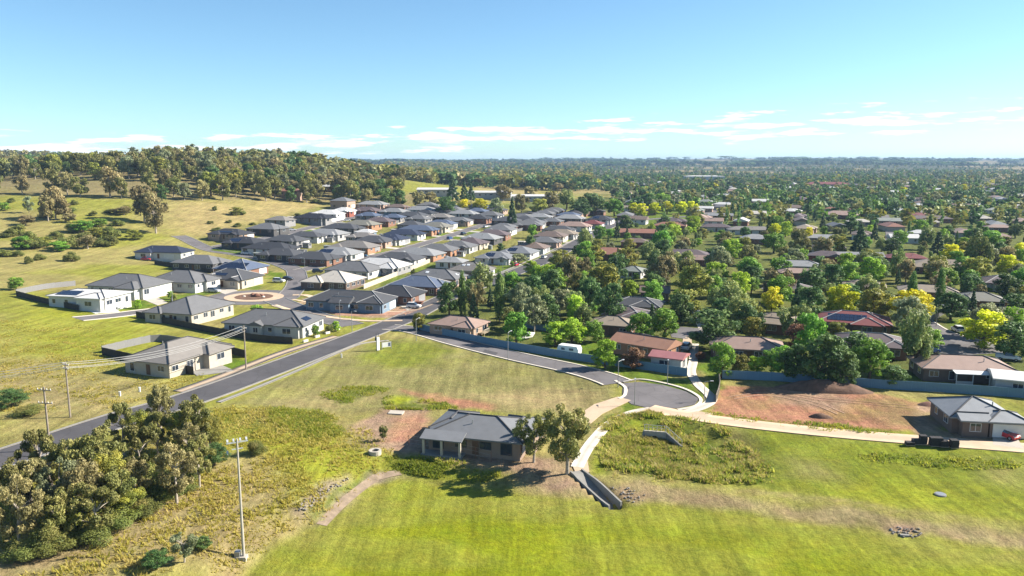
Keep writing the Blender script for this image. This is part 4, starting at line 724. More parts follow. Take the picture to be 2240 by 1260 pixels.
# driveways and front lawns between the estate houses and their streets
def lawn_mat():
    pmat('lawn_grass', (0.125,0.180,0.020), rough=0.95, var=0.3, scale=0.5, bump=0.5, bscale=5, spec=0.05, rnd=0.25); pmat('lawn_dry', (0.24,0.225,0.06), rough=0.95, var=0.3, scale=0.5, bump=0.5, bscale=5, spec=0.05, rnd=0.2)
lawn_mat(); pmat('drive_pale', (0.58,0.53,0.46), rough=0.9, var=0.1, rnd=0.2); pmat('drive_grey', (0.20,0.195,0.19), rough=0.9, var=0.1, rnd=0.2)
_st = {'a': resample(MAIN, 2), 'bn': resample(MIDST, 2), 'bf': resample(MIDST, 2), 'cn': resample(UPST, 2), 'cf': resample(UPST, 2)}; DR = random.Random(12)
for h_ in HOUSES:
    if h_['row'] not in _st: continue
    st = _st[h_['row']]; cpt = np.array((h_['x'], h_['y'])); dd_ = np.hypot(*(st-cpt).T); q_ = st[dd_.argmin()]; d_ = (q_-cpt)/dd_.min(); xa = np.array((math.cos(h_['rz']), math.sin(h_['rz'])))
    ext = h_['l']/2 if abs(d_@xa) > 0.7 else h_['w']/2; s0 = cpt+d_*(ext+0.3); e0 = q_-d_*(4.0 if h_['row'] != 'a' else 5.2); ln = (e0-s0)@d_
    if ln < 1.5 or ln > 22: continue
    n_ = np.array((d_[1], -d_[0]))
    def quad(a, b, z, mat, nm): slab(nm, [tuple(s0+n_*a), tuple(s0+n_*b), tuple(e0+n_*b), tuple(e0+n_*a)], mat, z, 3.0, 0.06)
    quad(1.0, 5.2, 0.10, 'drive_pale' if DR.random() < 0.75 else 'drive_grey', 'driveway'); quad(-7.5, 0.9, 0.06, 'lawn_grass' if DR.random() < 0.65 else 'lawn_dry', 'front_lawn')
    if DR.random() < 0.5: quad(5.3, 8.5, 0.06, 'lawn_grass', 'front_lawn')

# garden sheds and water tanks in the back yards
SHR = random.Random(31); shn = []; tkn = []
for h_ in list(HOUSES):
    if h_['row'] not in ('bn', 'bf', 'cn', 'cf', 'a') or SHR.random() < 0.45: continue
    sgn = -1 if h_['row'] in ('bf', 'cf', 'a') else 1; d_ = sgn*(h_['l']/2+3.4); yo = SHR.uniform(-4, 4); x_, y_ = h_['x']+d_*math.cos(h_['rz'])-yo*math.sin(h_['rz']), h_['y']+d_*math.sin(h_['rz'])+yo*math.cos(h_['rz'])
    if any(abs(x_-q['x']) < q['l']/2+2 and abs(y_-q['y']) < q['w']/2+2 for q in HOUSES): continue
    if SHR.random() < 0.7:
        house((x_, y_), 3.4, 2.8, A0, SHR.choice(('pale grey','cream','green-grey','mid grey')), SHR.choice(('pale','cream','grey')), 'x', 'shed', typ='gable', pitch=0.2, zh=2.1, name='garden_shed', cat='shed', det=0, door=None, ov=0.15); shn.append(HOUSES[-1])
    else:
        t_ = obj('water_tank', None, None, (x_, y_, hz(x_, y_))); t_['category'] = 'water tank'; obj('tank', MB().tube((0,0,-0.3), (0,0,2.0), 1.2, 1.2, 18).mesh('tank', 'roof_green-grey'), t_); obj('lid', MB().tube((0,0,2.0), (0,0,2.35), 1.22, 0.3, 18).mesh('lid', 'roof_pale grey'), t_); tkn.append((t_, x_, y_))
shn.sort(key=lambda q: pxof(q['x'], q['y'])); tkn.sort(key=lambda q: pxof(q[1], q[2]))
for i, q in enumerate(shn): q['o']['label'] = q['label'] = f"{q['roof']} roofed garden shed, {ordw(i)} {'' if i == 0 else 'from left '}of the estate back yard sheds"; q['o']['group'] = 'estate garden sheds'
for i, q in enumerate(tkn): q[0]['label'] = f"round water tank, {ordw(i)} {'' if i == 0 else 'from left '}of the estate back yard tanks"; q[0]['group'] = 'estate water tanks'

# ------------------------------------------------------------------ trees
def leaves(C, S, n, size, rng, droop=0.0, flat=0.0):
    """n leaf sprays on and in ellipsoid clumps (centres C, radii S): quads facing outwards with jitter"""
    k = len(C); vol = (S[:,0]*S[:,1]*S[:,2])**0.6; pick = rng.choice(k, n, p=vol/vol.sum())
    d = rng.normal(size=(n, 3)); d /= np.linalg.norm(d, axis=1)[:, None]
    r = rng.uniform(0.12, 1.0, n)**0.5
    pos = C[pick] + d*S[pick]*r[:, None]
    nr = d + rng.normal(size=(n, 3))*0.55; nr[:,2] += 0.25+flat; nr /= np.linalg.norm(nr, axis=1)[:, None]
    a = np.cross(nr, rng.normal(size=(n, 3))); a /= np.linalg.norm(a, axis=1)[:, None]; b = np.cross(nr, a)
    s = size*rng.uniform(0.6, 1.35, n)[:, None]; a = a*s; b = b*s*rng.uniform(0.45, 0.8, n)[:, None]
    if droop: b[:,2] -= droop*np.abs(s[:,0])
    V = np.stack([pos-a*0.5, pos-b*0.5+nr*s*0.08, pos+a*0.5, pos+b*0.5+nr*s*0.08], 1).reshape(-1, 3)
    F = np.arange(n*4).reshape(n, 4)
    ct = rng.uniform(0, 1, k); return V, F, ct[pick], r, pos
def crown_spec(kind, rng, hero=False):
    """clump centres and radii for a nominal tree 10 m high with an 8 m crown"""
    C = []; S = []
    def put(x, y, z, r, sq=0.8): C.append((x, y, z)); S.append((r, r, r*sq))
    if kind in ('euc', 'eucb', 'grey'):
        for i in range(30):
            a = i*2.4+rng.uniform(-0.5, 0.5); zz = rng.uniform(2.4, 9.4); env = 3.3*math.sin(math.pi*min(1.0, max(0.12, (zz-1.6)/8.6)))**0.6; rr = env*math.sqrt(rng.uniform(0.08, 1.0))
            put(rr*math.cos(a), rr*math.sin(a), zz, rng.uniform(0.55, 1.05) if hero else rng.uniform(0.85, 1.4), rng.uniform(0.8, 1.2))
    elif kind in ('oak', 'lime', 'gold', 'dark', 'olive', 'plum'):
        for i in range(36):
            a = i*2.4; zz = rng.uniform(1.4, 8.9); rr = 3.1*math.sqrt(max(0.05, 1-((zz-4.9)/4.4)**2))*rng.uniform(0.6, 1.08); put(rr*math.cos(a), rr*math.sin(a), zz, rng.uniform(0.7, 1.2), rng.uniform(0.7, 1.0))
        put(0, 0, 4.7, 2.2, 1.2); put(0.3, 0.4, 8.6, 1.2); put(-0.6, 0, 7.6, 1.7)
    elif kind == 'pine':
        for i in range(34):
            zz = 1.4+8.2*(i/33.0); rr = 3.2*(1-(zz-1.4)/8.9)*rng.uniform(0.6, 1.0); a = i*2.4; put(rr*math.cos(a), rr*math.sin(a), zz, 0.45+0.75*(1-(zz-1.4)/9), 0.55)
    elif kind == 'pop':
        for i in range(26):
            zz = 1.2+8.4*(i/25.0); rr = 2.2*math.sin(math.pi*min(1, (zz+0.6)/10.4))**0.7*rng.uniform(0.5, 1.0); a = i*2.4; put(rr*math.cos(a), rr*math.sin(a), zz, rng.uniform(0.8, 1.2), 1.3)
    elif kind == 'will':
        for i in range(22):
            a = i*2.4; zz = rng.uniform(2.0, 9.0); rr = 3.0*math.sqrt(max(0.04, 1-((zz-5.2)/4.6)**2))*rng.uniform(0.5, 1.0); put(rr*math.cos(a), rr*math.sin(a), zz, rng.uniform(0.8, 1.25), 1.5)
    else:   # scrub: broad mound close to the ground
        for i in range(14):
            a = i*2.4; rr = rng.uniform(0.3, 3.0); put(rr*math.cos(a), rr*math.sin(a), rng.uniform(2.0, 8.0)*(1-rr/5.5)+0.6, rng.uniform(1.2, 1.9), 1.3)
    return np.array(C), np.array(S)
SZ = {'pine': 0.55, 'pop': 0.52, 'will': 0.52}
def make_crown(kind, seed, n, size):
    rng = np.random.RandomState(seed); C, S = crown_spec(kind, rng, n > 8000)
    V, F, ct, r, pos = leaves(C, S, n, size, rng, droop=0.5 if kind in ('will', 'grey', 'euc', 'eucb') else 0.0)
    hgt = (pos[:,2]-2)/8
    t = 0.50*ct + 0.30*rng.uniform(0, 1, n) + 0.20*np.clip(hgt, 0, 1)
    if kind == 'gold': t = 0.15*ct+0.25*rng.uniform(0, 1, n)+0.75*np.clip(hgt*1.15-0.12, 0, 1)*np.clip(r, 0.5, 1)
    return mesh_np('crown', V, F, 'leaf_'+kind, np.repeat(np.clip(t, 0, 1), 4)), C, S
def make_trunk(kind, C, rng):
    m = MB(); pale = kind in ('euc', 'eucb', 'grey'); r0 = 0.22 if pale else 0.26
    top = 5.2 if pale else 5.0
    if kind in ('pine', 'pop'): m.tube((0,0,-0.4), (0,0,9.2), 0.24, 0.04, 7); return m.mesh('trunk', 'bark_brown')
    if kind == 'scrub':
        for i in range(4): m.tube((0,0,-0.3), (math.cos(i*1.7)*1.4, math.sin(i*1.7)*1.4, 4.0), 0.16, 0.05, 5)
        return m.mesh('trunk', 'bark_brown')
    f1 = (0.15, -0.1, 2.4); f2 = (-0.1, 0.2, top)
    m.tube((0,0,-0.5), f1, r0*1.25, r0, 8); m.tube(f1, f2, r0, r0*0.6, 7)
    for i in range(min(len(C), 18)):
        c = C[i]; st = f1 if c[2] < 5.5 else f2; mid = ((st[0]+c[0])/2*0.85, (st[1]+c[1])/2*0.85, st[2]+(c[2]-st[2])*0.55)
        if c[2] < st[2]: continue
        m.tube(st, mid, r0*0.5, r0*0.32, 5); m.tube(mid, c, r0*0.32, 0.03, 5)
    return m.mesh('trunk', 'bark_pale' if pale else 'bark_brown')
PROTO = {}
for ki, kind in enumerate(LEAF):
    PROTO[kind] = []
    for v in range(3):
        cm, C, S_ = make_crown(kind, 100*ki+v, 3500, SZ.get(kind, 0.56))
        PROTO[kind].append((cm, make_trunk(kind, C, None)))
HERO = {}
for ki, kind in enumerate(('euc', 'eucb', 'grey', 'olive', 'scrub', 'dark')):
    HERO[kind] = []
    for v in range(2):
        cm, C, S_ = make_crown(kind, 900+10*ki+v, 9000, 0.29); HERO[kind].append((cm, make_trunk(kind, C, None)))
DESC = {'euc': ('olive gum tree','tree','gum_tree'), 'eucb': ('brownish gum tree','tree','gum_tree'), 'grey': ('grey-green gum tree','tree','gum_tree'), 'oak': ('round bright green tree','tree','broadleaf_tree'), 'lime': ('yellow-green leafy tree','tree','broadleaf_tree'), 'dark': ('dense dark green tree','tree','evergreen_tree'),
        'olive': ('olive-gold tinged tree','tree','broadleaf_tree'), 'gold': ('golden yellow tree','tree','golden_tree'), 'pine': ('dark conical conifer','conifer','conifer_tree'), 'pop': ('tall narrow poplar','poplar','poplar_tree'), 'will': ('loose pale green tree','tree','willow_tree'), 'plum': ('dark reddish-brown tree','tree','plum_tree'), 'scrub': ('rounded paddock bush','bush','bush')}
TREES = []
def tree(kind, pos, h, w, where, label=None, hero=False, seed=None):
    x, y = pos; rr = random.Random(int(x*31+y*17) if seed is None else seed)
    cm, tm = rr.choice((HERO if hero else PROTO)[kind])
    d = DESC[kind] if where != 'shrub' else ('', 'shrub', 'garden_shrub'); root = obj(d[2], None, None, (x, y, hz(x, y)), rr.uniform(0, 6.28)); root.scale = (w/8.0, w/8.0, h/10.0)
    obj('trunk', tm, root); obj('crown', cm, root); root['category'] = d[1]
    TREES.append(dict(o=root, kind=kind, x=x, y=y, h=h, w=w, where=where, label=label)); return root
# gum thicket at lower left
COPSE = [('eucb',(-54.6,80.7),8.5,6.2),('euc',(-61.1,95.4),8.5,5.5),('euc',(-52.1,92.8),9.5,8),('euc',(-56.9,108.7),8,5),('eucb',(-53.7,113.9),9,5),('euc',(-46.5,109.8),9,6.5),('olive',(-48.8,109.8),7,5.5),('eucb',(-42.5,92.9),8,6),('euc',(-47.2,83.0),6.5,6.5),('grey',(-53.9,87.3),8,5.5),('euc',(-49.8,99.0),8,6),('scrub',(-47.0,95.2),6,6),('euc',(-54.6,91.5),9,6),('euc',(-50.9,81.7),6,5.5),('eucb',(-47.5,92.5),5.5,5),('euc',(-41.6,97.9),7,5),('eucb',(-57.1,87.2),8,5.5),('euc',(-46.8,87.4),7,5.5),('scrub',(-51.0,79.2),4.5,4.5),('euc',(-51.5,107.9),7,5),('eucb',(-50.0,86.1),8,6),('olive',(-49.3,89.8),8,6.5),('euc',(-58.5,93.3),8,6),('olive',(-55.0,109.8),7,5),('euc',(-58.6,87.1),8,5.5),('eucb',(-44.3,101.8),7.5,5.5),('scrub',(-44.6,94.7),3.5,6),('scrub',(-46.7,86.1),3,6),('scrub',(-50.6,83.5),3,6),('scrub',(-43.6,100.8),3,5),('scrub',(-52.5,79.0),3,5.5),('scrub',(-47.5,82.5),3,6),('scrub',(-45.6,89.4),3,6),('scrub',(-43.4,96.0),3,5),('scrub',(-50.7,80.1),3,6),('olive',(-49.7,83.9),4.5,5.5),('olive',(-46.4,87.9),4.5,5),('euc',(-50.1,83.1),6.5,6),('olive',(-45.5,111.9),5.5,4.5)]
for i, (k, p, h_, w_) in enumerate(COPSE): tree(k, p, h_, w_, 'in the roadside thicket at lower left', hero=True, seed=i)
for k, p, h_, w_, lb in [('dark',(-42.4,105.3),3.6,4.6,'dark rounded shrub at the right end of the roadside thicket'),('scrub',(-38.3,110.4),2.6,4.2,'dark shrub behind the floodlight pole head'),('grey',(-35.6,78.6),3.6,3.4,'silvery shrub left of the floodlight pole base'),('dark',(-34.7,81.4),1.6,2.4,'small bright green bush beside the silvery shrub'),('dark',(-37.8,77.1),2.2,3.6,'low dark bush in front of the silvery shrub'),
     ('euc',(7.9,105.6),10.3,8.6,'tallest slender gum tree beside the concrete path'),('euc',(3.2,109.8),7.6,6.0,'shorter gum tree left of the tallest slender gum'),('grey',(1.0,111.8),5,2.6,'thin grey-green sapling at the corner of the metal-roofed house'),('euc',(-20.3,117.6),2.6,1.9,'tiny lone sapling on the bare house block'),('dark',(-87.1,130.4),3.2,7,'bright green bush at the left edge near the power poles'),('scrub',(-81.9,126.6),2,6,'low scrub patch left of the timber power pole'),('oak',(-75.1,224.4),3.4,4.2,'green bush beside the long grey house'),('oak',(-161.3,249.6),4.5,5.5,'lone round green bush in the left paddock')]:
    tree(k, p, h_, w_, None, lb, hero=k in HERO)
# suburb trees seen clearly
NEAR = [('olive',(-25.2,205.5),5.2,4.4),('dark',(-18.5,225.6),11,7.5),('pop',(-14.8,226.7),12.5,4.2),('eucb',(-10.6,228.1),10,6.5),('pop',(-3.6,218.3),14,5.2),('grey',(2.3,217.3),11,8),('grey',(5.9,204.3),9.5,7.5),('oak',(1.1,189.5),8.5,8),('dark',(11.7,246.2),12,11),('dark',(6.4,237.8),11,9),('eucb',(19.4,268.2),13,9),('lime',(17.8,213.1),9,7),('olive',(30.0,250.7),14,13),('dark',(23.2,230.1),12,9),('dark',(27.6,215.8),12,10),('lime',(15.0,189.9),7,8),('lime',(10.7,187.8),6.5,7.5),('oak',(20.7,191.8),6,6),('lime',(20.4,165.1),7,6.6),('plum',(26.5,165.1),5,6.4),('dark',(9.3,208.8),10,8),('grey',(14.3,227.7),8,7),('eucb',(54.0,272.5),12,10),('olive',(59.2,250.9),13,13),('olive',(49.3,216.2),10,9.5),('dark',(47.0,212.9),9,8),('oak',(39.3,195.9),8,8.5),('dark',(48.6,182.7),10,13),('dark',(58.8,213.3),8,7),('dark',(60.9,195.2),9,8),('lime',(77.3,259.5),9,8),('oak',(89.4,289.3),10.5,11),('oak',(102.0,293.2),10,9.5),('gold',(78.4,230.8),8,7),('dark',(81.8,212.0),11,10),('gold',(94.6,219.2),10.5,11),('gold',(105.8,203.4),11.5,12.5),('gold',(112.8,181.2),9.5,11.5),('oak',(67.8,171.7),11,8.5),('dark',(62.4,150.9),11,11.5),('oak',(72.4,152.7),9.3,8),('will',(84.3,158.2),13,8.5),('oak',(43.6,156.7),8,6.6),('olive',(47.7,158.4),4.6,5),('lime',(52.2,160.6),3.6,4.8),('dark',(57.5,153.9),8,7),('plum',(67.3,179.4),7,6),('dark',(75.1,148.0),4.4,6),('oak',(56.7,156.7),7,6),('dark',(65.3,148.3),8,7),('oak',(55.0,160.0),5.5,5),('gold',(191.8,336.6),10,11.5),('gold',(194.5,302.1),9.5,10.5),('gold',(227.4,344.7),10,10),('will',(183.6,304.0),17,12),('dark',(142.7,216.6),8,8),('dark',(113.0,170.5),9,9),('dark',(151.2,254.4),8,5),('plum',(109.8,230.0),5,5),('olive',(121.4,251.9),6,3.4),('dark',(74.4,162.8),8,7),('will',(157.0,306.7),8,7),('dark',(142.7,301.3),9,11),('will',(147.4,295.0),12,7),('pine',(166.9,371.2),16,11),('dark',(275.3,603.0),12,12),('oak',(203.7,407.2),10,9),('gold',(165.5,432.7),9,6),('olive',(156.3,373.6),11,12),('pine',(199.7,362.7),13,9),('will',(213.2,398.3),12,10),('oak',(67.0,256.1),8,9),('lime',(102.4,361.7),10,12),('gold',(151.2,447.5),10,8),('eucb',(103.0,371.5),9,9),('dark',(51.6,275.8),7,9),('will',(58.8,332.1),11,11),('oak',(33.9,359.2),9,10),('lime',(27.2,316.6),7,6),('pine',(59.1,437.3),13,4),('oak',(56.6,447.3),6,7),('pine',(66.6,449.3),8,2.6),('pine',(47.9,349.6),7,3),('pine',(75.9,410.5),9,3),('pine',(78.8,410.7),9,3),('oak',(82.4,405.8),10,9),('dark',(9.0,383.1),9,7),('oak',(11.7,441.2),8,7),('dark',(-5.5,372.9),6,5),('grey',(3.1,345.4),4,9)]
for i, (k, p, h_, w_) in enumerate(NEAR): tree(k, p, h_, w_, 'near', seed=1000+i)
for i, p in enumerate(((91.6,590.4),(97.2,582.7),(109.2,597.9),(122.3,614.8),(133.1,612.9),(143.0,620.1))): tree('gold', p, 10.5, 11, 'in the golden row behind the terracotta roofs', seed=50+i)
for i, (k, p, h_, w_) in enumerate([('gold',(-35.1,571.8),10,11),('gold',(-23.4,572.3),11,13),('pine',(-47.6,628.4),22,14),('pine',(-39.3,642.5),18,10),('dark',(-94.5,582.3),15,17),('dark',(-85.9,588.8),14,14),('eucb',(-70.0,584.6),13,12),('eucb',(-62.1,590.8),12,12),('dark',(-46.3,546.3),14,15),('dark',(60.4,590.4),17,24),('dark',(50.0,570.1),14,18),('will',(44.1,629.8),16,18),('pine',(0.0,482.4),20,8),('eucb',(6.8,579.3),14,13),('olive',(20.4,582.8),12,16),('eucb',(29.8,600.9),16,16),('eucb',(-8.1,694.9),14,18),('grey',(-11.1,543.0),13,10),('oak',(76.4,580.9),14,17),('dark',(117.5,670.5),14,16),('oak',(130.1,674.7),14,16),('eucb',(-103.9,720.6),18,16),('oak',(-13.3,568.9),9,9),('pine',(-34.2,651.0),16,9),('eucb',(18.2,779.3),11,16),('eucb',(54.5,933.9),12,16)]): tree(k, p, h_, w_, 'in the park belt behind the estate', seed=300+i)
# paddock trees and bushes on the left slope
for i, (k, p, h_, w_) in enumerate([('eucb',(-203.9,431.5),20,15),('eucb',(-185.4,403.9),19,15),('eucb',(-199.4,429.4),17,13),('eucb',(-243.5,415.2),17,13),('eucb',(-244.2,409.7),14,10),('grey',(-266.4,429.8),9,6),('eucb',(-239.2,415.1),12,9)]): tree(k, p, h_, w_, 'standing free in the hill paddock', seed=500+i)
BUSH = [(40,490,5,7),(55,475,4,7),(60,505,4.5,6),(45,520,5,7),(70,520,5,8),(95,520,4,6),(100,460,4,6),(150,452,3.5,6),(150,470,4,6),(160,485,5,6),(180,485,5.5,8),(175,505,5,8),(205,500,5,8),(235,495,6,9),(240,515,5,7),(190,520,5,7),(145,515,6,7),(130,530,4,7),(215,520,4,7),(290,505,4.5,6),(305,508,3.5,4),(155,550,4,5),(160,437,3,4),(205,460,3,4),(8,445,4,5),(25,432,3,4),(60,560,3,3),(85,555,2.5,4),(255,480,3.5,6),(270,455,4,8),(120,505,4,6),(215,480,4,7),(20,500,4,6),(515,455,4.5,6.5),(530,460,3,4),(470,450,3,3),(650,465,2.5,4),(520,487,2.5,4),(500,480,2,3),(690,433,4,6),(280,450,4,6),(5,545,3,5),(35,545,3,4),(240,455,3,5),(475,497,2,5),(460,482,2,3),(552,485,2,3)]
BP = [(-234.4,369.1),(-247.0,395.0),(-222.0,355.6),(-211.7,334.0),(-208.2,336.2),(-208.0,344.0),(-250.4,418.6),(-248.3,436.8),(-233.3,409.8),(-218.0,386.4),(-213.2,385.9),(-202.5,363.9),(-201.0,373.2),(-196.5,377.5),(-186.5,359.6),(-190.8,347.9),(-197.3,343.3),(-196.3,335.9),(-190.1,356.3),(-186.1,380.7),(-184.5,384.3),(-180.3,316.0),(-259.8,462.6),(-232.9,434.0),(-282.3,433.6),(-295.4,461.2),(-190.1,303.0),(-191.7,313.1),(-209.2,411.6),(-221.0,443.5),(-214.2,363.7),(-214.8,404.1),(-233.6,360.9),(-171.4,483.4),(-168.5,487.1),(-186.6,490.1),(-140.4,509.3),(-157.1,445.5),(-165.9,455.5),(-146.5,582.5),(-222.3,451.8),(-207.2,314.4),(-203.2,316.8),(-229.5,444.9),(-162.3,427.7),(-173.0,446.2),(-152.4,456.5)]
for i, (b, p) in enumerate(zip(BUSH, BP)): tree(('scrub','eucb','scrub','oak','scrub','olive','scrub')[i % 7] if b[2] > 3 else 'scrub', p, b[2]*1.2, b[3]*1.45, 'on the grassy hill slope', seed=600+i)
# woodland of the hill: one by one as far as they can be told apart
HR = random.Random(8); HILLT = []; far_pts = []
wood_in = lambda x, y: poly_dist(np.array([x]), np.array([y]), ZONES[0][1])[0] < 4
cand = []
for _ in range(9000):
    y = 470+(1500-470)*HR.random()**1.3; u = HR.uniform(-0.78, -0.10); x = u*y
    el_ = (hz(x, y)-45)/y
    if u > -0.14 and y < 640: continue
    if y > 1050 and HR.random() < 0.5: continue
    if y < 640 and not wood_in(x, y): continue
    open_ = fbm(np.array([x]), np.array([y]), 90, 3)[0]
    if u < -0.40 and open_ < 0.50: continue
    if -0.145 < u and y < 900: continue
    if any(abs(x-a) < 8.5 and abs(y-b) < (11 if u > -0.4 else 14) for a, b in HILLT): continue
    if any((x-q['x'])**2+(y-q['y'])**2 < 130 for q in HOUSES): continue
    HILLT.append((x, y))
HILLT.sort(key=lambda p: p[1])
# only those nearest, then a mass behind
vis = HILLT[:230]; far_pts += [(x, y, 'h') for x, y in HILLT[230:900]]
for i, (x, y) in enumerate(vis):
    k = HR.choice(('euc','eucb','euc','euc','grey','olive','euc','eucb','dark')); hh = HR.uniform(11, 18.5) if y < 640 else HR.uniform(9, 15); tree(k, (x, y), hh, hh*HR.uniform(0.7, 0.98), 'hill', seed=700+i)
# gardens of the old suburb
def on_road(x, y): return any(min((x-a)**2+(y-b)**2 for a, b in ln) < r*r for ln, r in _lines)
PARK = [(46.8,481.8),(79.2,628.1),(155.9,739.6),(192.1,745.6),(158.5,593.4),(92.4,523.6),(62.4,481.8)]
_lines = [(resample(MAIN, 5), 8), (resample([(152.0,609.2),(195.9,719.0),(273.7,951.9),(385.0,1294.1)], 8), 7), (resample([(192.9,400.4),(222.9,455.4),(262.2,542.4),(297.8,622.6)], 6), 6), (resample([(113.7,212.8),(107.5,191.9),(111.6,179.5)], 4), 9), (resample([(50.5,197.2),(53.8,218.7),(57.0,239.3)], 4), 4)]
SUB = [(-28.3,219.8),(-19.2,268.7),(65.9,497.3),(74.5,563.7),(157.5,609.8),(243.0,798.4),(847.2,1050.9),(155.1,161.9),(113.9,159.1),(45.4,164.5),(39.3,171.0),(37.9,184.9)]
SR = random.Random(21); gard = []
for _ in range(6000):
    y = SR.uniform(175, 700); x = SR.uniform(-25, 0.72*y)
    if poly_dist(np.array([x]), np.array([y]), SUB)[0] > -3: continue
    if on_road(x, y) or poly_dist(np.array([x]), np.array([y]), PARK)[0] < 0: continue
    bad = False
    for q in HOUSES:
        dx, dy = x-q['x'], y-q['y']; lx = abs(dx*math.cos(q['rz'])+dy*math.sin(q['rz'])); ly = dy*math.cos(q['rz'])-dx*math.sin(q['rz'])
        if lx < q['l']/2+2.2 and -q['w']/2-(10 if y > 260 else 6) < ly < q['w']/2+2.5: bad = True; break
    if bad: continue
    if any((x-t['x'])**2+(y-t['y'])**2 < (t['w']*0.5+2.6)**2 for t in TREES if abs(t['y']-y) < 14): continue
    if any((x-a)**2+(y-b)**2 < (11.2 if y > 330 else 9.4)**2 for a, b in gard): continue
    gard.append((x, y))
gard.sort(key=lambda p: p[1])
for i, (x, y) in enumerate(gard):
    if i >= 300: far_pts.append((x, y, 's')); continue
    k = SR.choice(('oak','dark','oak','oak','euc','olive','grey','lime','pop','pine','will','eucb','dark','lime','olive','dark','oak','will')); hh = (SR.uniform(3.5, 7.0) if SR.random() < 0.62 else SR.uniform(6.5, 11.5)) if y > 330 else SR.uniform(5.0, 11)
    if k in ('pop', 'pine'): hh *= 1.15
    tree(k, (x, y), hh, hh*SR.uniform(0.85, 1.2)*(0.45 if k in ('pop', 'pine') else 1), 'sub', seed=2000+i)
# low garden shrubs and hedges
for i in range(150):
    q = SR.choice([h_ for h_ in HOUSES if h_['x']/h_['y'] > -0.1 and h_['y'] < 480]); a_ = SR.uniform(0, 6.28); r_ = SR.uniform(0.62, 0.95)*max(q['l'], q['w'])
    x, y = q['x']+r_*math.cos(a_), q['y']+r_*math.sin(a_)
    if on_road(x, y) or poly_dist(np.array([x]), np.array([y]), SUB)[0] > -2: continue
    if any(abs(x-h_['x']) < 10 and abs(y-h_['y']) < 5 for h_ in HOUSES): continue
    tree(SR.choice(('scrub','dark','oak','plum','lime')), (x, y), SR.uniform(1.3, 2.8), SR.uniform(2.2, 4.5), 'shrub', seed=5000+i)
# estate street trees and garden shrubs
for i, p in enumerate(((0.0,331.7),(6.4,359.7),(-9.0,304.6),(12.1,371.8),(-112.5,229.8),(-107.9,244.4),(-110.8,248.5),(-32.1,403.4),(-39.6,310.1),(-50.6,195.8),(-46.8,202.4),(-48.1,200.4))): tree(('oak','lime','scrub')[i % 3], p, 3.0, 2.6, 'in the estate gardens', seed=800+i)
# the town's canopy farther out and the dark belts on the horizon: one mass
FR = random.Random(4)
for _ in range(9500):
    y = 640*(4600/640.0)**FR.random(); u = FR.uniform(-0.16, 0.78); x = u*y
    if u < 0.13 and y < 1000: continue
    n_ = fbm(np.array([x]), np.array([y]), 160 if y < 1500 else 420, 3)[0]
    if n_ < (0.40 if (y < 1100 and u > 0.12) else 0.37): continue
    if any(abs(x-q['x']*y/q['y']) < 10 and -34 < y-q['y'] < 9 for q in HOUSES if abs(q['y']-y) < 40): continue
    far_pts.append((x, y, 't' if u > 0.1 else 'p'))
for _ in range(2200):
    y = 3600*(9000/3600.0)**FR.random(); x = FR.uniform(-0.72, 0.74)*y
    if fbm(np.array([x]), np.array([y]), 900, 2)[0] > 0.45: far_pts.append((x, y, 'b'))
for _ in range(420):
    y = FR.uniform(1150, 2100); x = FR.uniform(-0.75, -0.5)*y
    far_pts.append((x, y, 'h'))
def lowtree(kind, seed, n, size):
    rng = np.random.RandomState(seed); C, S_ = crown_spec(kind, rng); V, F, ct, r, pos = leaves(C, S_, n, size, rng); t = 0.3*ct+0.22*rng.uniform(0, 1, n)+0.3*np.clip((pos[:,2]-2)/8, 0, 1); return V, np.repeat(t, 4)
LOW = {k: [lowtree(k, 4000+i*10+j, 58, 3.0) for j in range(3)] for i, k in enumerate(LEAF)}
MIX = {'h': ('euc','eucb','euc','grey','dark'), 's': ('oak','dark','dark','euc','olive','pop','will','pine'), 't': ('dark','dark','euc','pop','dark','olive','pine','grey','dark','dark','pop','oak'), 'p': ('dark','euc','eucb','pine','dark','olive'), 'b': ('dark','pine','pine')}
acc = {}
for x, y, c in far_pts:
    k = FR.choice(MIX[c])
    if c == 't' and FR.random() < 0.018: k = 'gold'
    hh = FR.uniform(5.5, 11.5) if c in 'st' else FR.uniform(8, 15) if c == 'h' else FR.uniform(12, 20); ww = hh*FR.uniform(0.85, 1.25)*(0.4 if k in ('pop', 'pine') else 1)
    if c == 'b': ww *= 6; hh *= 1.1
    V, t = FR.choice(LOW[k]); a = FR.uniform(0, 6.28); ca, sa = math.cos(a), math.sin(a)
    W = np.empty_like(V); W[:,0] = (V[:,0]*ca-V[:,1]*sa)*ww/8; W[:,1] = (V[:,0]*sa+V[:,1]*ca)*ww/8; W[:,2] = V[:,2]*hh/10
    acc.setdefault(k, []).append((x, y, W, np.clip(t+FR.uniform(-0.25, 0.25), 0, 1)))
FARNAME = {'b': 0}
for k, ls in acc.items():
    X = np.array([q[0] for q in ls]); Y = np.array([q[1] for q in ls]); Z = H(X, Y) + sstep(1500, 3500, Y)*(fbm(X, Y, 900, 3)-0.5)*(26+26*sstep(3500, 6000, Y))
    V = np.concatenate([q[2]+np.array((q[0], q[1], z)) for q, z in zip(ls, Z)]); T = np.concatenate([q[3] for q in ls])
    o = obj('far_trees', mesh_np('far_trees', V, np.arange(len(V)).reshape(-1, 4), 'leaf_'+k, T)); struct(o, 'stuff'); o['label'] = f"distant town and hill canopy of {DESC[k][0]}s reading as one mass"; o['category'] = 'trees'
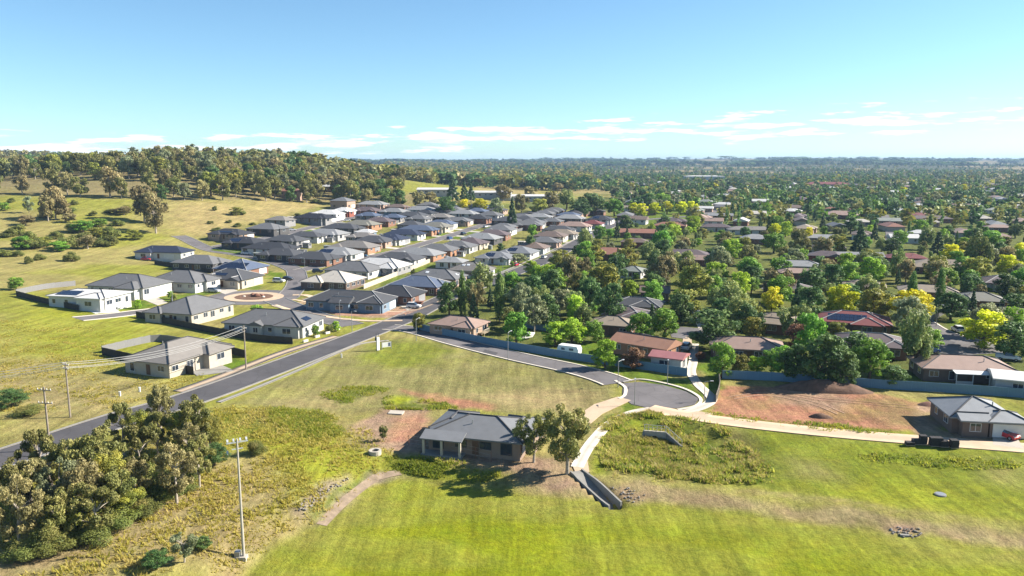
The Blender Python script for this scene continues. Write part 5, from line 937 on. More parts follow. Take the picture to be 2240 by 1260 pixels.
# labels for trees: by the nearest house one can name, or by their place in the wood
def short(h_):
    return h_['label'].split(',')[0]
named = [h_ for h_ in HOUSES if h_['row'] is None or h_['row'] == 'far']
CUTS = (' with ', ' in ', ' beside ', ' behind ', ' above ', ' left of ', ' right of ', ' under ', ' at ', ' among ', ' between ', ' directly ', ' just ', ' far ', ' carrying ', ' near ', ' on ', ' from ', ' alone ', ' covered ', ' of ', ' below ', ' half ', ' partly ', ', ')
def head(txt, skip):
    pos = sorted(p_ for p_ in (txt.find(c_) for c_ in CUTS) if p_ > 0)
    return txt[:pos[skip]] if len(pos) > skip else txt
_hc = {}
for h_ in named:
    h_['head'] = head(h_['label'], 0) if h_['row'] is None else f"{h_['roof']} roof in {'nearer' if h_['y'] < 560 else 'middle' if h_['y'] < 800 else 'outer'} suburb"
    _hc.setdefault(h_['head'], []).append(h_)
for k_, v_ in _hc.items():
    if len(v_) > 1 and v_[0]['row'] is None:
        for h_ in v_:
            if h_['row'] is None: h_['head'] = ' '.join(head(h_['label'], 1).split()[:6])
lab = {}
for t in TREES:
    if t['label']: continue
    if t['where'] in ('near', 'sub', 'shrub'):
        q = min(named, key=lambda h_: (h_['x']-t['x'])**2+(h_['y']-t['y'])**2); s_ = t['x']/t['y']-q['x']/q['y']
        side = 'left of' if s_ < -0.018 else 'right of' if s_ > 0.018 else ('in front of' if t['y'] < q['y'] else 'behind')
        kd = ('small ' if t['where'] == 'shrub' else '')+DESC[t['kind']][0].replace('tree', 'shrub' if t['where'] == 'shrub' else 'tree'); base = f"{kd} {side} the {q['head']}"
        t['base'] = base; t['grp'] = 'garden trees of the old suburb'
    elif t['where'] == 'hill':
        b = 0 if t['y'] < 560 else 1 if t['y'] < 660 else 2
        t['base'] = f"{DESC[t['kind']][0]} {('at the front edge of the hill wood','in the middle of the hill wood','near the top of the wooded ridge')[b]}"; t['grp'] = 'trees of the hill wood'
    else: t['base'] = f"{DESC[t['kind']][0]} {t['where']}"; t['grp'] = 'trees '+t['where']
    lab.setdefault(t['base'], []).append(t)
for b, v in lab.items():
    v.sort(key=lambda t: t['x']/t['y'])
    for i, t in enumerate(v): t['label'] = b if len(v) == 1 else f"{b}, {ordw(i)}{'' if i == 0 else ' from left'}"
for t in TREES:
    t['o']['label'] = t['label']
    if 'grp' in t: t['o']['group'] = t['grp']

# ------------------------------------------------------------------ fences
_pan = {}
def fence(pts, label, mat, h=1.8, w=2.4, name='fence', posts=True, group=None):
    c = resample(pts, 0.4); d = np.concatenate([[0], np.cumsum(np.hypot(*np.diff(c, axis=0).T))]); n = max(1, int(round(d[-1]/w))); s = np.linspace(0, d[-1], n+1)
    X = np.interp(s, d, c[:,0]); Y = np.interp(s, d, c[:,1]); Z = H(X, Y)
    root = thing(name, label, 'fence', (X[0], Y[0], Z[0]), 0, group)
    if (mat, h) not in _pan:
        m = MB()
        m.box(-0.5,-0.02,0.05,0.5,0.02,h-0.06); m.box(-0.5,-0.035,h-0.06,0.5,0.035,h); m.box(-0.5,-0.035,0.0,0.5,0.035,0.05)
        for k in range(12): m.box(-0.5+k/12+0.012,-0.032,0.05,-0.5+k/12+0.045,0.032,h-0.061)
        _pan[(mat, h)] = (m.mesh('panel', mat), MB().box(-0.05,-0.05,-0.3,0.05,0.05,h+0.03).mesh('post', mat))
    pm, qm = _pan[(mat, h)]
    for i in range(n):
        dx, dy, dz = X[i+1]-X[i], Y[i+1]-Y[i], Z[i+1]-Z[i]; ln = math.hypot(dx, dy)
        o = obj('panel', pm, root, ((X[i]+X[i+1])/2-X[0], (Y[i]+Y[i+1])/2-Y[0], (Z[i]+Z[i+1])/2-Z[0]-0.05), math.atan2(dy, dx)); o.scale = (ln-0.06, 1, 1)
    if posts:
        for i in range(n+1): obj('post', qm, root, (X[i]-X[0], Y[i]-Y[0], Z[i]-Z[0]-0.05))
    return root
fence([(-26.8,207.5),(-19.3,200.7),(-6.9,189.8),(3.3,181.6),(18.5,170.2),(27.9,164.6),(36.7,158.1)], 'long blue-grey steel fence along the cul-de-sac road', 'fence_blue')
fence([(43.6,156.0),(54.1,153.6),(66.2,149.1),(77.8,145.1),(95.9,140.5),(109.5,137.9)], 'blue-grey steel fence behind the red earth lot', 'fence_blue')
fence([(-154.3,238.5),(-140.7,229.7),(-125.4,220.9)], 'black steel fence along the side of the white rendered house', 'fence_dark')
fence([(-155.8,240.8),(-154.7,254.5),(-150.3,264.3)], 'grey back fence of the white rendered house', 'fence_grey')
fence([(-106.5,216.2),(-88.4,204.4),(-75.5,196.0),(-63.7,188.9),(-53.8,185.9)], 'long black fence below the grey houses near the main road', 'fence_dark')
fence([(-92.0,169.9),(-81.3,163.8),(-71.6,157.9),(-65.3,154.5)], 'black side fence of the lone brown-grey roofed house', 'fence_dark')
fence([(-92.7,171.2),(-90.0,179.7),(-86.7,185.7),(-79.4,183.0)], 'grey back fence of the lone brown-grey roofed house', 'fence_grey')
fence([(-67.0,176.1),(-60.4,170.9)], 'short black fence right of the lone brown-grey roofed house', 'fence_dark')
fence([(-150.7,325.1),(-135.4,316.8),(-120.3,307.7)], 'black fence behind the west estate lots below the hill paddock', 'fence_dark')
fence([(-53.2,275.4),(-46.8,302.5),(-35.3,350.9)], 'cream fence running between the white roof and blue-grey roof', 'fence_cream')
fence([(-112.0,394.9),(-94.8,446.8),(-75.9,496.4),(-51.0,542.5)], 'grey fence between the middle and upper street lots', 'fence_grey', posts=False)
fence([(-44.3,356.2),(-29.9,388.9),(-10.3,435.6),(14.5,494.5)], 'grey fence between the main road lots and middle street lots', 'fence_grey', posts=False)
fence([(-142.1,475.7),(-136.0,487.3),(-134.6,498.0)], 'black fence left of the black-roofed house above the upper street', 'fence_dark', posts=False)
fence([(-71.7,487.6),(-63.8,505.0),(-58.4,523.1)], 'cream fence beside the bare earth lot above the middle street', 'fence_cream', posts=False)
fence([(43.0,156.7),(41.1,148.6),(38.0,139.6)], 'timber paling fence at the left end of the red earth lot', 'fence_timber', h=1.5)
fence([(1.3,213.0),(7.5,206.8),(14.0,201.9)], 'blue garden fence among trees behind the cream brick house', 'fence_blue', posts=False)
fence([(116.9,212.9),(125.8,223.3),(139.5,240.5)], 'grey sloping fence beside the olive-roofed brick house', 'fence_grey', posts=False)
fence([(20.3,198.9),(24.4,202.7),(28.3,204.9)], 'pale timber fence beside the yellow-green tree', 'fence_cream', h=1.5, posts=False)
# post and wire fence in front of the steel-roofed house
c = resample([(-16.1,115.9),(-11.2,114.0),(-4.8,110.9),(-3.1,109.6)], 0.4); d = np.concatenate([[0], np.cumsum(np.hypot(*np.diff(c, axis=0).T))]); s = np.linspace(0, d[-1], 6); X = np.interp(s, d, c[:,0]); Y = np.interp(s, d, c[:,1])
root = thing('wire_fence', 'thin post and wire fence in front of the steel-roofed brick house', 'fence', (X[0], Y[0], hz(X[0], Y[0])))
pmesh = MB().tube((0,0,-0.3), (0,0,1.7), 0.05, 0.05, 6).mesh('post', 'rock_red')
for x, y in zip(X, Y): obj('post', pmesh, root, (x-X[0], y-Y[0], hz(x, y)-hz(X[0], Y[0])))
for zz in (0.4, 1.0, 1.6): obj('wire_strand', MB().path([(x-X[0], y-Y[0], hz(x, y)-hz(X[0], Y[0])+zz) for x, y in zip(X, Y)], 0.015, 4).mesh('wire_strand', 'galv'), root)
# ------------------------------------------------------------------ poles, lamps, wires
def gz(p, dz=0.0): return (p[0], p[1], hz(*p)+dz)
FP = (-30.4,82.1); fl = thing('floodlight_pole', 'tall cream floodlight pole at the edge of the playing field', 'floodlight', gz(FP))
obj('pole', MB().tube((0,0,0), (0,0,14.2), 0.17, 0.095, 12).mesh('pole', 'flood_pole'), fl)
obj('base_block', MB().box(-1.0,-0.45,-0.4,0.35,0.45,0.35).mesh('base_block', 'concrete'), fl); obj('control_box', MB().box(-0.95,-0.35,0.35,-0.35,0.3,0.95).mesh('control_box', 'galv'), fl)
ca = obj('crossarm', MB().box(-1.15,-0.06,13.75,1.15,0.06,13.87, Matrix.Rotation(R(28), 4, 'Z')).mesh('crossarm', 'pale_metal'), fl)
obj('lower_crossarm', MB().box(-0.6,-0.05,13.0,0.6,0.05,13.1, Matrix.Rotation(R(28), 4, 'Z')).mesh('lower_crossarm', 'pale_metal'), fl)
lm = MB(); lm.box(-0.10,-0.05,0.0,0.10,0.05,0.32, Matrix.Rotation(R(-35), 4, 'X')); lm.box(-0.05,-0.05,-0.15,0.05,0.05,0.05); lmm = lm.mesh('flood_lamp', 'pale_metal')
for k in (-1.0, -0.35, 0.35, 1.0): obj('flood_lamp', lmm, fl, (k*math.cos(R(28)), k*math.sin(R(28)), 13.95), R(28))
obj('flood_lamp', lmm, fl, (-1.0, -0.3, 12.6), R(28))
def power_pole(p, h, arms, label, rz):
    t = thing('power_pole', label, 'power pole', gz(p), rz, 'timber power poles')
    obj('pole', MB().tube((0,0,-0.5), (0,0,h), 0.17, 0.12, 8).mesh('pole', 'timber_pole'), t)
    for za, ln in arms:
        a = obj('crossarm', MB().box(-ln/2,-0.07,za,ln/2,0.07,za+0.12).mesh('crossarm', 'timber_pole'), t)
        for k in (-0.46, -0.2, 0.2, 0.46): obj('insulator', MB().tube((ln*k,0,za+0.12), (ln*k,0,za+0.34), 0.06, 0.045, 6).mesh('insulator', 'white_paint'), a)
    return t
P1, P2, P3 = (-74.2,125.4), (-68.5,109.9), (-56.4,160.0)
power_pole(P1, 9.4, [(9.0,2.2),(8.3,1.6)], 'timber power pole with crossed arms behind the roadside thicket', R(-35)); power_pole(P2, 9.7, [(9.2,2.3),(7.2,2.4)], 'timber power pole with two crossarms rising out of the thicket', R(-10)); power_pole(P3, 9.5, [(8.9,1.6)], 'timber power pole on the verge beside the lone house lawn', R(-35))
for k, (zz) in enumerate((9.3, 9.3, 8.55, 8.55)):
    off = (-0.9, 0.9, -0.5, 0.5)[k]
    def at(p, h): return Vector((p[0]+off*math.cos(R(-35)), p[1]+off*math.sin(R(-35)), hz(*p)+h))
    a = at(P1, zz); b = at(P3, zz-0.1); e = Vector((a.x-62, a.y-28, a.z+0.6))
    for q, (s0, s1, wn_) in enumerate(((a, b, 'between the two verge power poles'), (e, a, 'leaving the thicket power pole to the left'))):
        pts = [s0.lerp(s1, i/16)+Vector((0, 0, -1.5*4*(i/16)*(1-i/16))) for i in range(17)]
        tag(obj('power_line', MB().path(pts, 0.04, 4).mesh('power_line', 'wire')), f"{('upper left','upper right','lower left','lower right')[k]} power line {wn_}", 'power line', 'power lines')
def lamp(p, h, rz, label):
    t = thing('street_lamp', label, 'street lamp', gz(p), rz, 'street lamps'); obj('pole', MB().tube((0,0,-0.3), (0,0,h), 0.085, 0.055, 8).mesh('pole', 'galv'), t)
    obj('arm', MB().tube((0,0,h-0.05), (1.1,0,h+0.15), 0.04, 0.035, 6).mesh('arm', 'galv'), t); obj('lamp_head', MB().box(1.0,-0.13,h+0.08,1.6,0.13,h+0.2).mesh('lamp_head', 'pale_metal'), t)
LAMPS = [((-24.2,192.0),5.6,60,'street lamp at the mouth of the cul-de-sac road'),((-0.9,173.2),6.4,60,'street lamp halfway along the cul-de-sac road'),((21.2,150.3),5.3,40,'street lamp on the kerb corner of the turning circle'),((31.4,152.0),5.3,-100,'street lamp on the lawn above the turning circle'),((22.6,138.1),4.6,80,'street lamp on the grass island below the turning circle'),((-42.5,202.1),5.6,-30,'street lamp on the corner lawn below the red soil house'),((-85.2,316.7),5.6,180,'street lamp on the bend above the roundabout'),((-24.4,304.5),7.5,150,'tall pole in front of the broad grey-roofed house'),((-14.0,287.0),7.5,150,'tall pole on the verge of the main road beside trees'),((-49.0,217.2),5.6,90,'street lamp behind the median strip'),((36.0,140.3),3.8,0,'slim lamp beside the footpath bend'),((-3.8,317.4),7.0,150,'tall pole beside the garden bed on the main road'),((115.4,207.1),6.0,-60,'street lamp beside the suburban street lawn'),((65.6,518.7),9,90,'leftmost tall pole where the main road meets the park'),((83.8,566.1),10,90,'second tall pole from the left along the park road'),((115.6,587.7),10,90,'tall pole in front of the golden row'),((-107.7,242.8),5.0,-70,'street lamp on the lawn beside the side road')]
for p, h_, a, lb in LAMPS: lamp(p, h_, R(a), lb)
# ------------------------------------------------------------------ sign boards
SP = (-31.9,180.6); sg = thing('sign_pillar', 'tall white sign pillar on the grass corner by the intersection', 'sign', gz(SP), R(48))
obj('panel', MB().box(-0.38,-0.12,0.1,0.38,0.12,3.3).mesh('panel', 'white_paint'), sg)
for k in (-0.32, 0.32): obj('post', MB().tube((k,0.2,-0.3), (k,0.2,4.3), 0.06, 0.06, 6).mesh('post', 'trim_dark'), sg)
obj('side_panel', MB().box(-0.75,0.16,2.5,-0.42,0.2,3.6).mesh('side_panel', 'ridge_dark'), sg)
BP_ = (-30.2,182.7); sb = thing('sign_board', 'low wide white sign board right of the sign pillar', 'sign', gz(BP_), R(30)); obj('panel', MB().box(-1.25,-0.04,0.45,1.1,0.04,1.65).mesh('panel', 'white_paint'), sb)
for k in (-1.2, 1.15): obj('post', MB().box(k-0.06,-0.06,-0.3,k+0.06,0.06,1.75).mesh('post', 'galv'), sb)
obj('photo_panel', MB().box(0.35,-0.052,0.6,0.95,-0.041,1.5).mesh('photo_panel', 'roof_blue-grey'), sb)
# ------------------------------------------------------------------ vehicles
for nm, cc in {'red': (0.52,0.02,0.035), 'white': (0.78,0.78,0.77), 'blue': (0.03,0.08,0.25), 'dark': (0.03,0.033,0.04), 'silver': (0.42,0.43,0.45), 'teal': (0.05,0.16,0.30)}.items(): pmat('paint_'+nm, cc, rough=0.28, var=0.02, spec=0.6)
pmat('rim', (0.45,0.45,0.46), rough=0.35, metal=0.6); pmat('lamp_red', (0.35,0.01,0.01), rough=0.3); pmat('lamp_clear', (0.75,0.75,0.72), rough=0.2)
_car = {}
def car_meshes(kind, col):
    if (kind, col) in _car: return _car[(kind, col)]
    prof = {'hatch': ([(-2.0,0.35),(-2.05,0.75),(-1.9,1.02),(-1.0,1.05),(0.85,1.0),(1.85,0.82),(2.05,0.6),(2.02,0.33)], [(-1.85,1.0),(-1.5,1.48),(0.15,1.5),(1.0,1.0)]),
            'suv': ([(-2.2,0.4),(-2.25,0.9),(-2.15,1.12),(-1.0,1.14),(1.0,1.1),(2.1,0.98),(2.25,0.7),(2.2,0.4)], [(-2.1,1.1),(-1.9,1.75),(0.3,1.78),(1.1,1.1)]),
            'ute': ([(-2.5,0.5),(-2.5,1.05),(-0.75,1.07),(1.1,1.08),(2.3,0.98),(2.45,0.7),(2.4,0.45)], [(-0.8,1.05),(-0.65,1.72),(0.45,1.74),(1.25,1.05)])}[kind]
    lo, hi = prof; wd = 0.88 if kind == 'hatch' else 0.94
    def ext(pr, w0, w1, m, zmax):
        n = len(pr); V = [(x, -w0+(w0-w1)*((z-pr[0][1])/zmax if zmax else 0), z) for x, z in pr]+[(x, w0-(w0-w1)*((z-pr[0][1])/zmax if zmax else 0), z) for x, z in pr]
        F = [tuple(range(n)), tuple(range(2*n-1, n-1, -1))]+[(i, n+i, n+(i+1) % n, (i+1) % n) for i in range(n)]; m.add(V, F)
    b = MB(); ext(lo, wd, wd-0.05, b, 0.7); x0, x1 = hi[1][0]+0.12, hi[2][0]-0.12; z1 = hi[1][1]; b.box(x0,-wd*0.74,z1-0.02,x1,wd*0.74,z1+0.05)
    if kind == 'ute': b.box(-2.48,-wd,1.0,-0.85,-wd+0.08,1.3); b.box(-2.48,wd-0.08,1.0,-0.85,wd,1.3); b.box(-2.5,-wd,1.0,-2.42,wd,1.3)
    g = MB(); ext(hi, wd-0.06, wd*0.76, g, z1-hi[0][1])
    wh = MB().tube((0,-0.11,0), (0,0.11,0), 0.33, 0.33, 14); rm = MB().tube((0,-0.125,0), (0,0.125,0), 0.19, 0.19, 10)
    me = (b.mesh('body', 'paint_'+col), g.mesh('cabin_glass', 'glass'), wh.mesh('wheel', 'tyre'), rm.mesh('rim', 'rim'), MB().box(-0.03,-0.16,-0.07,0.03,0.16,0.07).mesh('headlight', 'lamp_clear'), MB().box(-0.03,-0.14,-0.08,0.03,0.14,0.08).mesh('tail_light', 'lamp_red'), lo, wd)
    _car[(kind, col)] = me; return me
def car(p, rz, kind, col, label, cat='car'):
    b, g, wh, rm, hl, tl, lo, wd = car_meshes(kind, col); t = thing('parked_car' if kind != 'ute' else 'pickup_truck', label, cat, gz(p, 0.06), R(rz))
    obj('body', b, t); obj('cabin_glass', g, t); fx = lo[-1][0]
    for x in (-1.3 if kind != 'ute' else -1.55, 1.3 if kind != 'ute' else 1.45):
        for y in (-wd+0.06, wd-0.06): o = obj('wheel', wh, t, (x, y, 0.33)); obj('rim', rm, o)
    for y in (-wd+0.24, wd-0.24): obj('headlight', hl, t, (fx+0.0, y, 0.72)); obj('tail_light', tl, t, (lo[1][0]+0.0, y, 0.82))
    return t
for p, rz, k, c_, lb in [((78.8,119.0),-62,'hatch','red','red hatchback on the driveway of the new steel-roofed house'),((-157.8,332.9),0,'hatch','red','red car beside the lone dark-roofed white house'),((-154.3,336.6),5,'suv','white','white car beside the red car at the paddock edge'),((-87.7,288.9),-10,'suv','white','white four-wheel drive on the driveway above the roundabout'),((-85.8,294.5),-10,'hatch','dark','dark car behind the white four-wheel drive'),((-112.1,346.0),-25,'hatch','silver','silver car on the bend of the estate road'),((-69.6,360.6),0,'hatch','teal','bright blue car in front of the big white roof'),((-34.4,428.2),65,'suv','blue','dark blue car parked on the middle street'),((-28.1,449.1),65,'suv','dark','dark car farther along the middle street'),((42.1,182.7),65,'suv','white','white car between the terracotta-roofed house and the lane'),((117.1,199.9),80,'suv','white','white van-like car under the golden tree by the street'),((97.2,175.9),10,'hatch','blue','blue car in shade at the bottom of the suburban street'),((-79.1,313.3),10,'suv','dark','dark car beside the cream-roofed house'),((-137.4,495.6),20,'suv','silver','silver car beside the black-roofed house'),((-126.6,447.9),20,'hatch','white','white car beside the pale garage above the upper street'),((15.0,361.7),68,'hatch','white','white car parked at the kerb of the main road'),((-67.6,376.1),10,'suv','dark','dark four-wheel drive beside the orange brick house'),((91.4,183.6),20,'hatch','silver','silver car beneath the tall willow'),((-131.1,389.3),0,'suv','dark','dark car in the shade of the charcoal roof'),((-42.2,447.1),70,'hatch','dark','small dark car by the kerb of the middle street'),((-45.1,323.2),0,'suv','white','white car on the lawn beside the big white roof'),((-102.9,264.6),-15,'suv','silver','silver car on the driveway below the grey hip roof'),((-118.2,227.0),-15,'hatch','silver','silver car on the white driveway by the dead end'),((-30.7,238.8),-10,'suv','white','white car beside the red skip'),((1.6,336.1),68,'hatch','red','red car parked along the main road near the trees'),((46.6,465.5),68,'suv','silver','silver car far along the main road'),((-16.6,485.9),65,'hatch','white','white car at the far end of the middle street'),((-106.7,504.1),20,'suv','white','white car on the upper street'),((194.5,706.1),60,'suv','white','white car on the far straight street'),((220.2,455.4),80,'hatch','red','red car on the narrow far suburban street')]: car(p, rz, k, c_, lb)
car((111.2,169.4),-30,'ute','white','white pickup truck behind the pink-brown roofed house','truck'); car((-124.5,362.7),-10,'ute','white','white pickup truck in front of the charcoal-roofed corner house','truck')
cv = thing('caravan', 'white caravan parked behind the blue fence', 'caravan', gz((13.5,177.8)), R(-28)); m = MB(); m.add([(x, y, z) for y in (-1.1, 1.1) for x, z in ((-2.6,0.6),(-2.7,1.6),(-2.4,2.45),(2.3,2.45),(2.7,1.7),(2.6,0.6))], [(0,1,2,3,4,5),(11,10,9,8,7,6)]+[(i,6+i,6+(i+1) % 6,(i+1) % 6) for i in range(6)]); obj('body', m.mesh('body', 'white_paint'), cv)
for x, w_ in ((-1.2,0.9),(0.9,1.1)): obj('window', MB().box(x-w_/2,-1.125,1.4,x+w_/2,-1.105,1.95).mesh('window', 'glass'), cv)
for y in (-0.95, 0.95): obj('wheel', MB().tube((0,y-0.1,0.34), (0,y+0.1,0.34), 0.34, 0.34, 12).mesh('wheel', 'tyre'), cv)
obj('drawbar', MB().box(2.6,-0.08,0.45,3.8,0.08,0.55).mesh('drawbar', 'galv'), cv)
bt = thing('covered_boat', 'white covered boat on a slope of garden behind the blue fence', 'boat', gz((3.8,195.4)), R(40)); m = MB(); m.add([(-2.2,-0.8,0.5),(1.2,-0.8,0.5),(2.6,0,0.9),(1.2,0.8,0.5),(-2.2,0.8,0.5),(-2.2,-0.9,1.1),(1.2,-0.9,1.2),(2.9,0,1.35),(1.2,0.9,1.2),(-2.2,0.9,1.1)], [(0,4,3,2,1)]+[(i,(i+1) % 5,5+(i+1) % 5,5+i) for i in range(5)]); obj('hull', m.mesh('hull', 'white_paint'), bt)
m = MB(); m.add([(-2.2,-0.9,1.12),(1.2,-0.9,1.22),(2.9,0,1.37),(1.2,0.9,1.22),(-2.2,0.9,1.12),(-2.1,0,1.5),(0.4,0,1.85)], [(0,1,6,5),(1,2,6),(2,3,6),(3,4,5,6),(4,0,5)]); obj('cover', m.mesh('cover', 'trim_white'), bt)
sk = thing('red_skip', 'small dark red skip beside the driveway of the charcoal-roofed house', 'skip', gz((-30.5,245.3)), R(-15)); obj('bin', MB().add([(-1.6,-0.8,0.1),(1.6,-0.8,0.1),(1.6,0.8,0.1),(-1.6,0.8,0.1),(-2.1,-0.9,1.1),(2.1,-0.9,1.1),(2.1,0.9,1.1),(-2.1,0.9,1.1)], [(0,3,2,1),(0,1,5,4),(1,2,6,5),(2,3,7,6),(3,0,4,7),(4,5,6,7)]).mesh('bin', 'rock_red'), sk)
# ------------------------------------------------------------------ drain, headwall, small works
dr = thing('concrete_drain', 'concrete drain with side walls running down to the playing field', 'drain', (0, 0, 0))
ax, ay, bx_, by_ = 9.6, 105.5, 13.6, 97.5; tx, ty = (bx_-ax)/8.944, (by_-ay)/8.944; nx_, ny_ = -ty, tx
def dpt(s, o, z): return (ax+tx*s+nx_*o, ay+ty*s+ny_*o, z)
zt, zb_ = hz(ax-tx*2, ay-ty*2)+0.05, -1.22
def zfl(s): return zt+(zb_-zt)*min(1, max(0, s/8.9))
m = MB(); ss = np.linspace(-0.8, 9.2, 11)
V = [dpt(s, o, zfl(s)+0.06) for s in ss for o in (-0.85, 0.85)]; m.add(V, [(2*i,2*i+1,2*i+3,2*i+2) for i in range(10)]); obj('floor', m.mesh('floor', 'concrete_grey'), dr)
for o in (-0.95, 0.95):
    m = MB(); V = []
    for s in ss:
        zg = max(zfl(s)+0.25, hz(*dpt(s, o*2.2, 0)[:2])+0.22)
        V += [dpt(s, o-0.14, zfl(s)-0.5), dpt(s, o+0.14, zfl(s)-0.5), dpt(s, o+0.14, zg), dpt(s, o-0.14, zg)]
    F = [(4*i+a, 4*i+b, 4*i+4+b, 4*i+4+a) for i in range(10) for a, b in ((0,1),(1,2),(2,3),(3,0))]+[(0,1,2,3),(43,42,41,40)]; m.add(V, F); obj('wall', m.mesh('wall', 'concrete_grey'), dr)
hw = thing('culvert_headwall', 'concrete culvert headwall with railing in the weedy basin', 'culvert', gz((23.6,123.0)), R(-14))
obj('wall', MB().box(-1.8,-0.15,-1.0,1.8,0.15,1.5).mesh('wall', 'concrete'), hw)
for sx, ln in ((-1.8, 1.2), (1.8, 3.6)):
    m = MB(); s_ = 1 if sx > 0 else -0.2; e = (sx+s_*ln*0.75, -ln*0.75); m.add([(sx-0.12,0,-1),(sx+0.12,0,-1),(e[0]+0.12,e[1],-1),(e[0]-0.12,e[1],-1),(sx-0.12,0,1.5),(sx+0.12,0,1.5),(e[0]+0.12,e[1],0.3),(e[0]-0.12,e[1],0.3)], [(0,3,2,1),(4,5,6,7),(0,1,5,4),(1,2,6,5),(2,3,7,6),(3,0,4,7)]); obj('wing_wall', m.mesh('wing_wall', 'concrete_grey'), hw)
obj('pipe_mouth', MB().tube((0,-0.17,0.2), (0,-0.152,0.2), 0.55, 0.55, 16).mesh('pipe_mouth', 'black'), hw)
m = MB(); 
for k in range(6): m.tube((-1.7+0.68*k,0,1.5), (-1.7+0.68*k,0,2.5), 0.035, 0.035, 6)
m.tube((-1.75,0,2.5), (1.75,0,2.5), 0.04, 0.04, 6); m.tube((-1.75,0,2.05), (1.75,0,2.05), 0.03, 0.03, 6); obj('railing', m.mesh('railing', 'pale_metal'), hw)
m = MB(); a_, b_ = Vector((1.8,0,1.5)), Vector((4.5,-2.7,0.3))
for k in range(5): q = a_.lerp(b_, k/4); m.tube(q, q+Vector((0,0,1)), 0.035, 0.035, 6)
m.tube(a_+Vector((0,0,1)), b_+Vector((0,0,1)), 0.04, 0.04, 6); obj('railing', m.mesh('railing', 'pale_metal'), hw)
sl = tag(obj('concrete_slab', MB().box(-1.3,-0.9,-0.15,1.3,0.9,0.14).mesh('concrete_slab', 'concrete'), None, gz((-20.5,132.2)), R(-8)), 'pale square concrete pit lid on the bare house block', 'pit lid')
ring = thing('stormwater_pit', 'round concrete pit with dark opening at the edge of the bare block', 'pit', gz((-20.7,112.0))); m = MB(); n_ = 20
for k in range(n_):
    a, b = 2*math.pi*k/n_, 2*math.pi*(k+1)/n_; V = [(r*math.cos(t), r*math.sin(t), z) for t in (a, b) for r in (0.6, 0.95) for z in (-0.2, 0.55)]; m.add(V, [(0,1,3,2),(4,6,7,5),(1,5,7,3),(2,3,7,6),(0,4,5,1)])
obj('ring', m.mesh('ring', 'concrete'), ring); obj('opening', MB().tube((0,0,0.3), (0,0,0.33), 0.62, 0.62, 16).mesh('opening', 'black'), ring)
mh = thing('manhole_cover', 'grey oval manhole cover in the green meadow at right', 'manhole', gz((57.3,98.2))); obj('frame', MB().tube((0,0,-0.2), (0,0,0.10), 0.75, 0.72, 20).mesh('frame', 'concrete_grey'), mh); obj('cover', MB().tube((0,0,0.10), (0,0,0.13), 0.6, 0.6, 20).mesh('cover', 'galv'), mh)
for i, (p, lb) in enumerate((((-70.2,141.5),'small white post in the left paddock near the road'),((-72.3,138.3),'white service marker left of the small white post'),((-39.0,172.9),'small concrete service pit beside the roadside path'))):
    t = thing('service_marker', lb, 'marker', gz(p)); obj('post', MB().box(-0.14,-0.14,-0.2,0.14,0.14,0.75).mesh('post', 'white_paint'), t); obj('cap', MB().box(-0.18,-0.18,0.75,0.18,0.18,0.82).mesh('cap', 'trim_white'), t)
# pallets of dark bricks and tiles on the concrete path
pmat('pallet_dark', (0.045,0.04,0.04), var=0.2, scale=3); pmat('pallet_wood', (0.40,0.31,0.20), var=0.2, scale=3)
def pallet(p, l, w, h, rz, label):
    t = thing('brick_pallet', label, 'pallet', gz(p, 0.08), R(rz), 'pallets on the concrete path'); m = MB()
    for k in range(5): m.box(-l/2+k*(l-0.12)/4,-w/2,0.09,-l/2+k*(l-0.12)/4+0.12,w/2,0.12)
    for y in (-w/2, -0.05, w/2-0.1): m.box(-l/2,y,0,l/2,y+0.1,0.088)
    obj('base', m.mesh('base', 'pallet_wood'), t); n = max(2, int(h/0.3)); hh = (h-0.13)/n
    for k in range(n): j = 0.02*((k*7) % 3-1); obj('brick_layer', MB().box(-l/2+0.04+j,-w/2+0.04,0.13+k*hh,l/2-0.04+j,w/2-0.04,0.13+(k+1)*hh-0.015).mesh('brick_layer', 'pallet_dark'), t)
for p, l, w, h, lb in (((62.2,116.1),1.3,1.0,0.55,'lowest dark pallet at the left end of the pallet line'),((63.4,116.5),1.2,1.0,0.8,'knee-high dark pallet second from the left'),((64.4,116.4),1.1,1.0,1.45,'tall dark pallet left of the gap'),((66.0,115.6),1.9,1.1,1.4,'widest dark pallet right of the gap'),((67.0,115.2),1.2,1.0,1.0,'stepped pallet right of the widest pallet'),((68.3,114.7),1.2,1.1,1.3,'wrapped pallet at the right end of the pallet line')): pallet(p, l, w, h, -6, lb)
# rocks
def rock_mesh(seed, mat):
    rg = np.random.RandomState(seed); bm = bmesh.new(); bmesh.ops.create_icosphere(bm, subdivisions=2, radius=0.5)
    off = rg.normal(size=(6, 3))
    for v in bm.verts:
        f = 1.0
        for o_ in off: f -= 0.16*max(0, v.co.normalized().dot(Vector(o_).normalized())-0.55)*2
        v.co *= f*rg.uniform(0.93, 1.05)
    me = bpy.data.meshes.new('rock'); bm.to_mesh(me); bm.free(); me.materials.append(MAT[mat]); return me
RK = [rock_mesh(i, 'rock') for i in range(4)]; RR = [rock_mesh(20+i, 'rock_red') for i in range(3)]
for i, (dx, dy, s, lb) in enumerate(((-0.6,1.2,1.9,'largest dark red boulder on the roundabout garden'),(2.2,1.6,1.3,'dark boulder at the back right of the roundabout garden'),(0.9,0.2,2.1,'long dark boulder in the middle of the roundabout garden'),(1.6,0.3,1.0,'small boulder touching the long middle boulder'))): tag(obj('boulder', RR[i % 3], None, (RBX+dx, RBY+dy, hz(RBX, RBY)+0.25+s*0.2), i, None, (s*1.2, s, s*0.75)), lb, 'boulder', 'roundabout boulders')
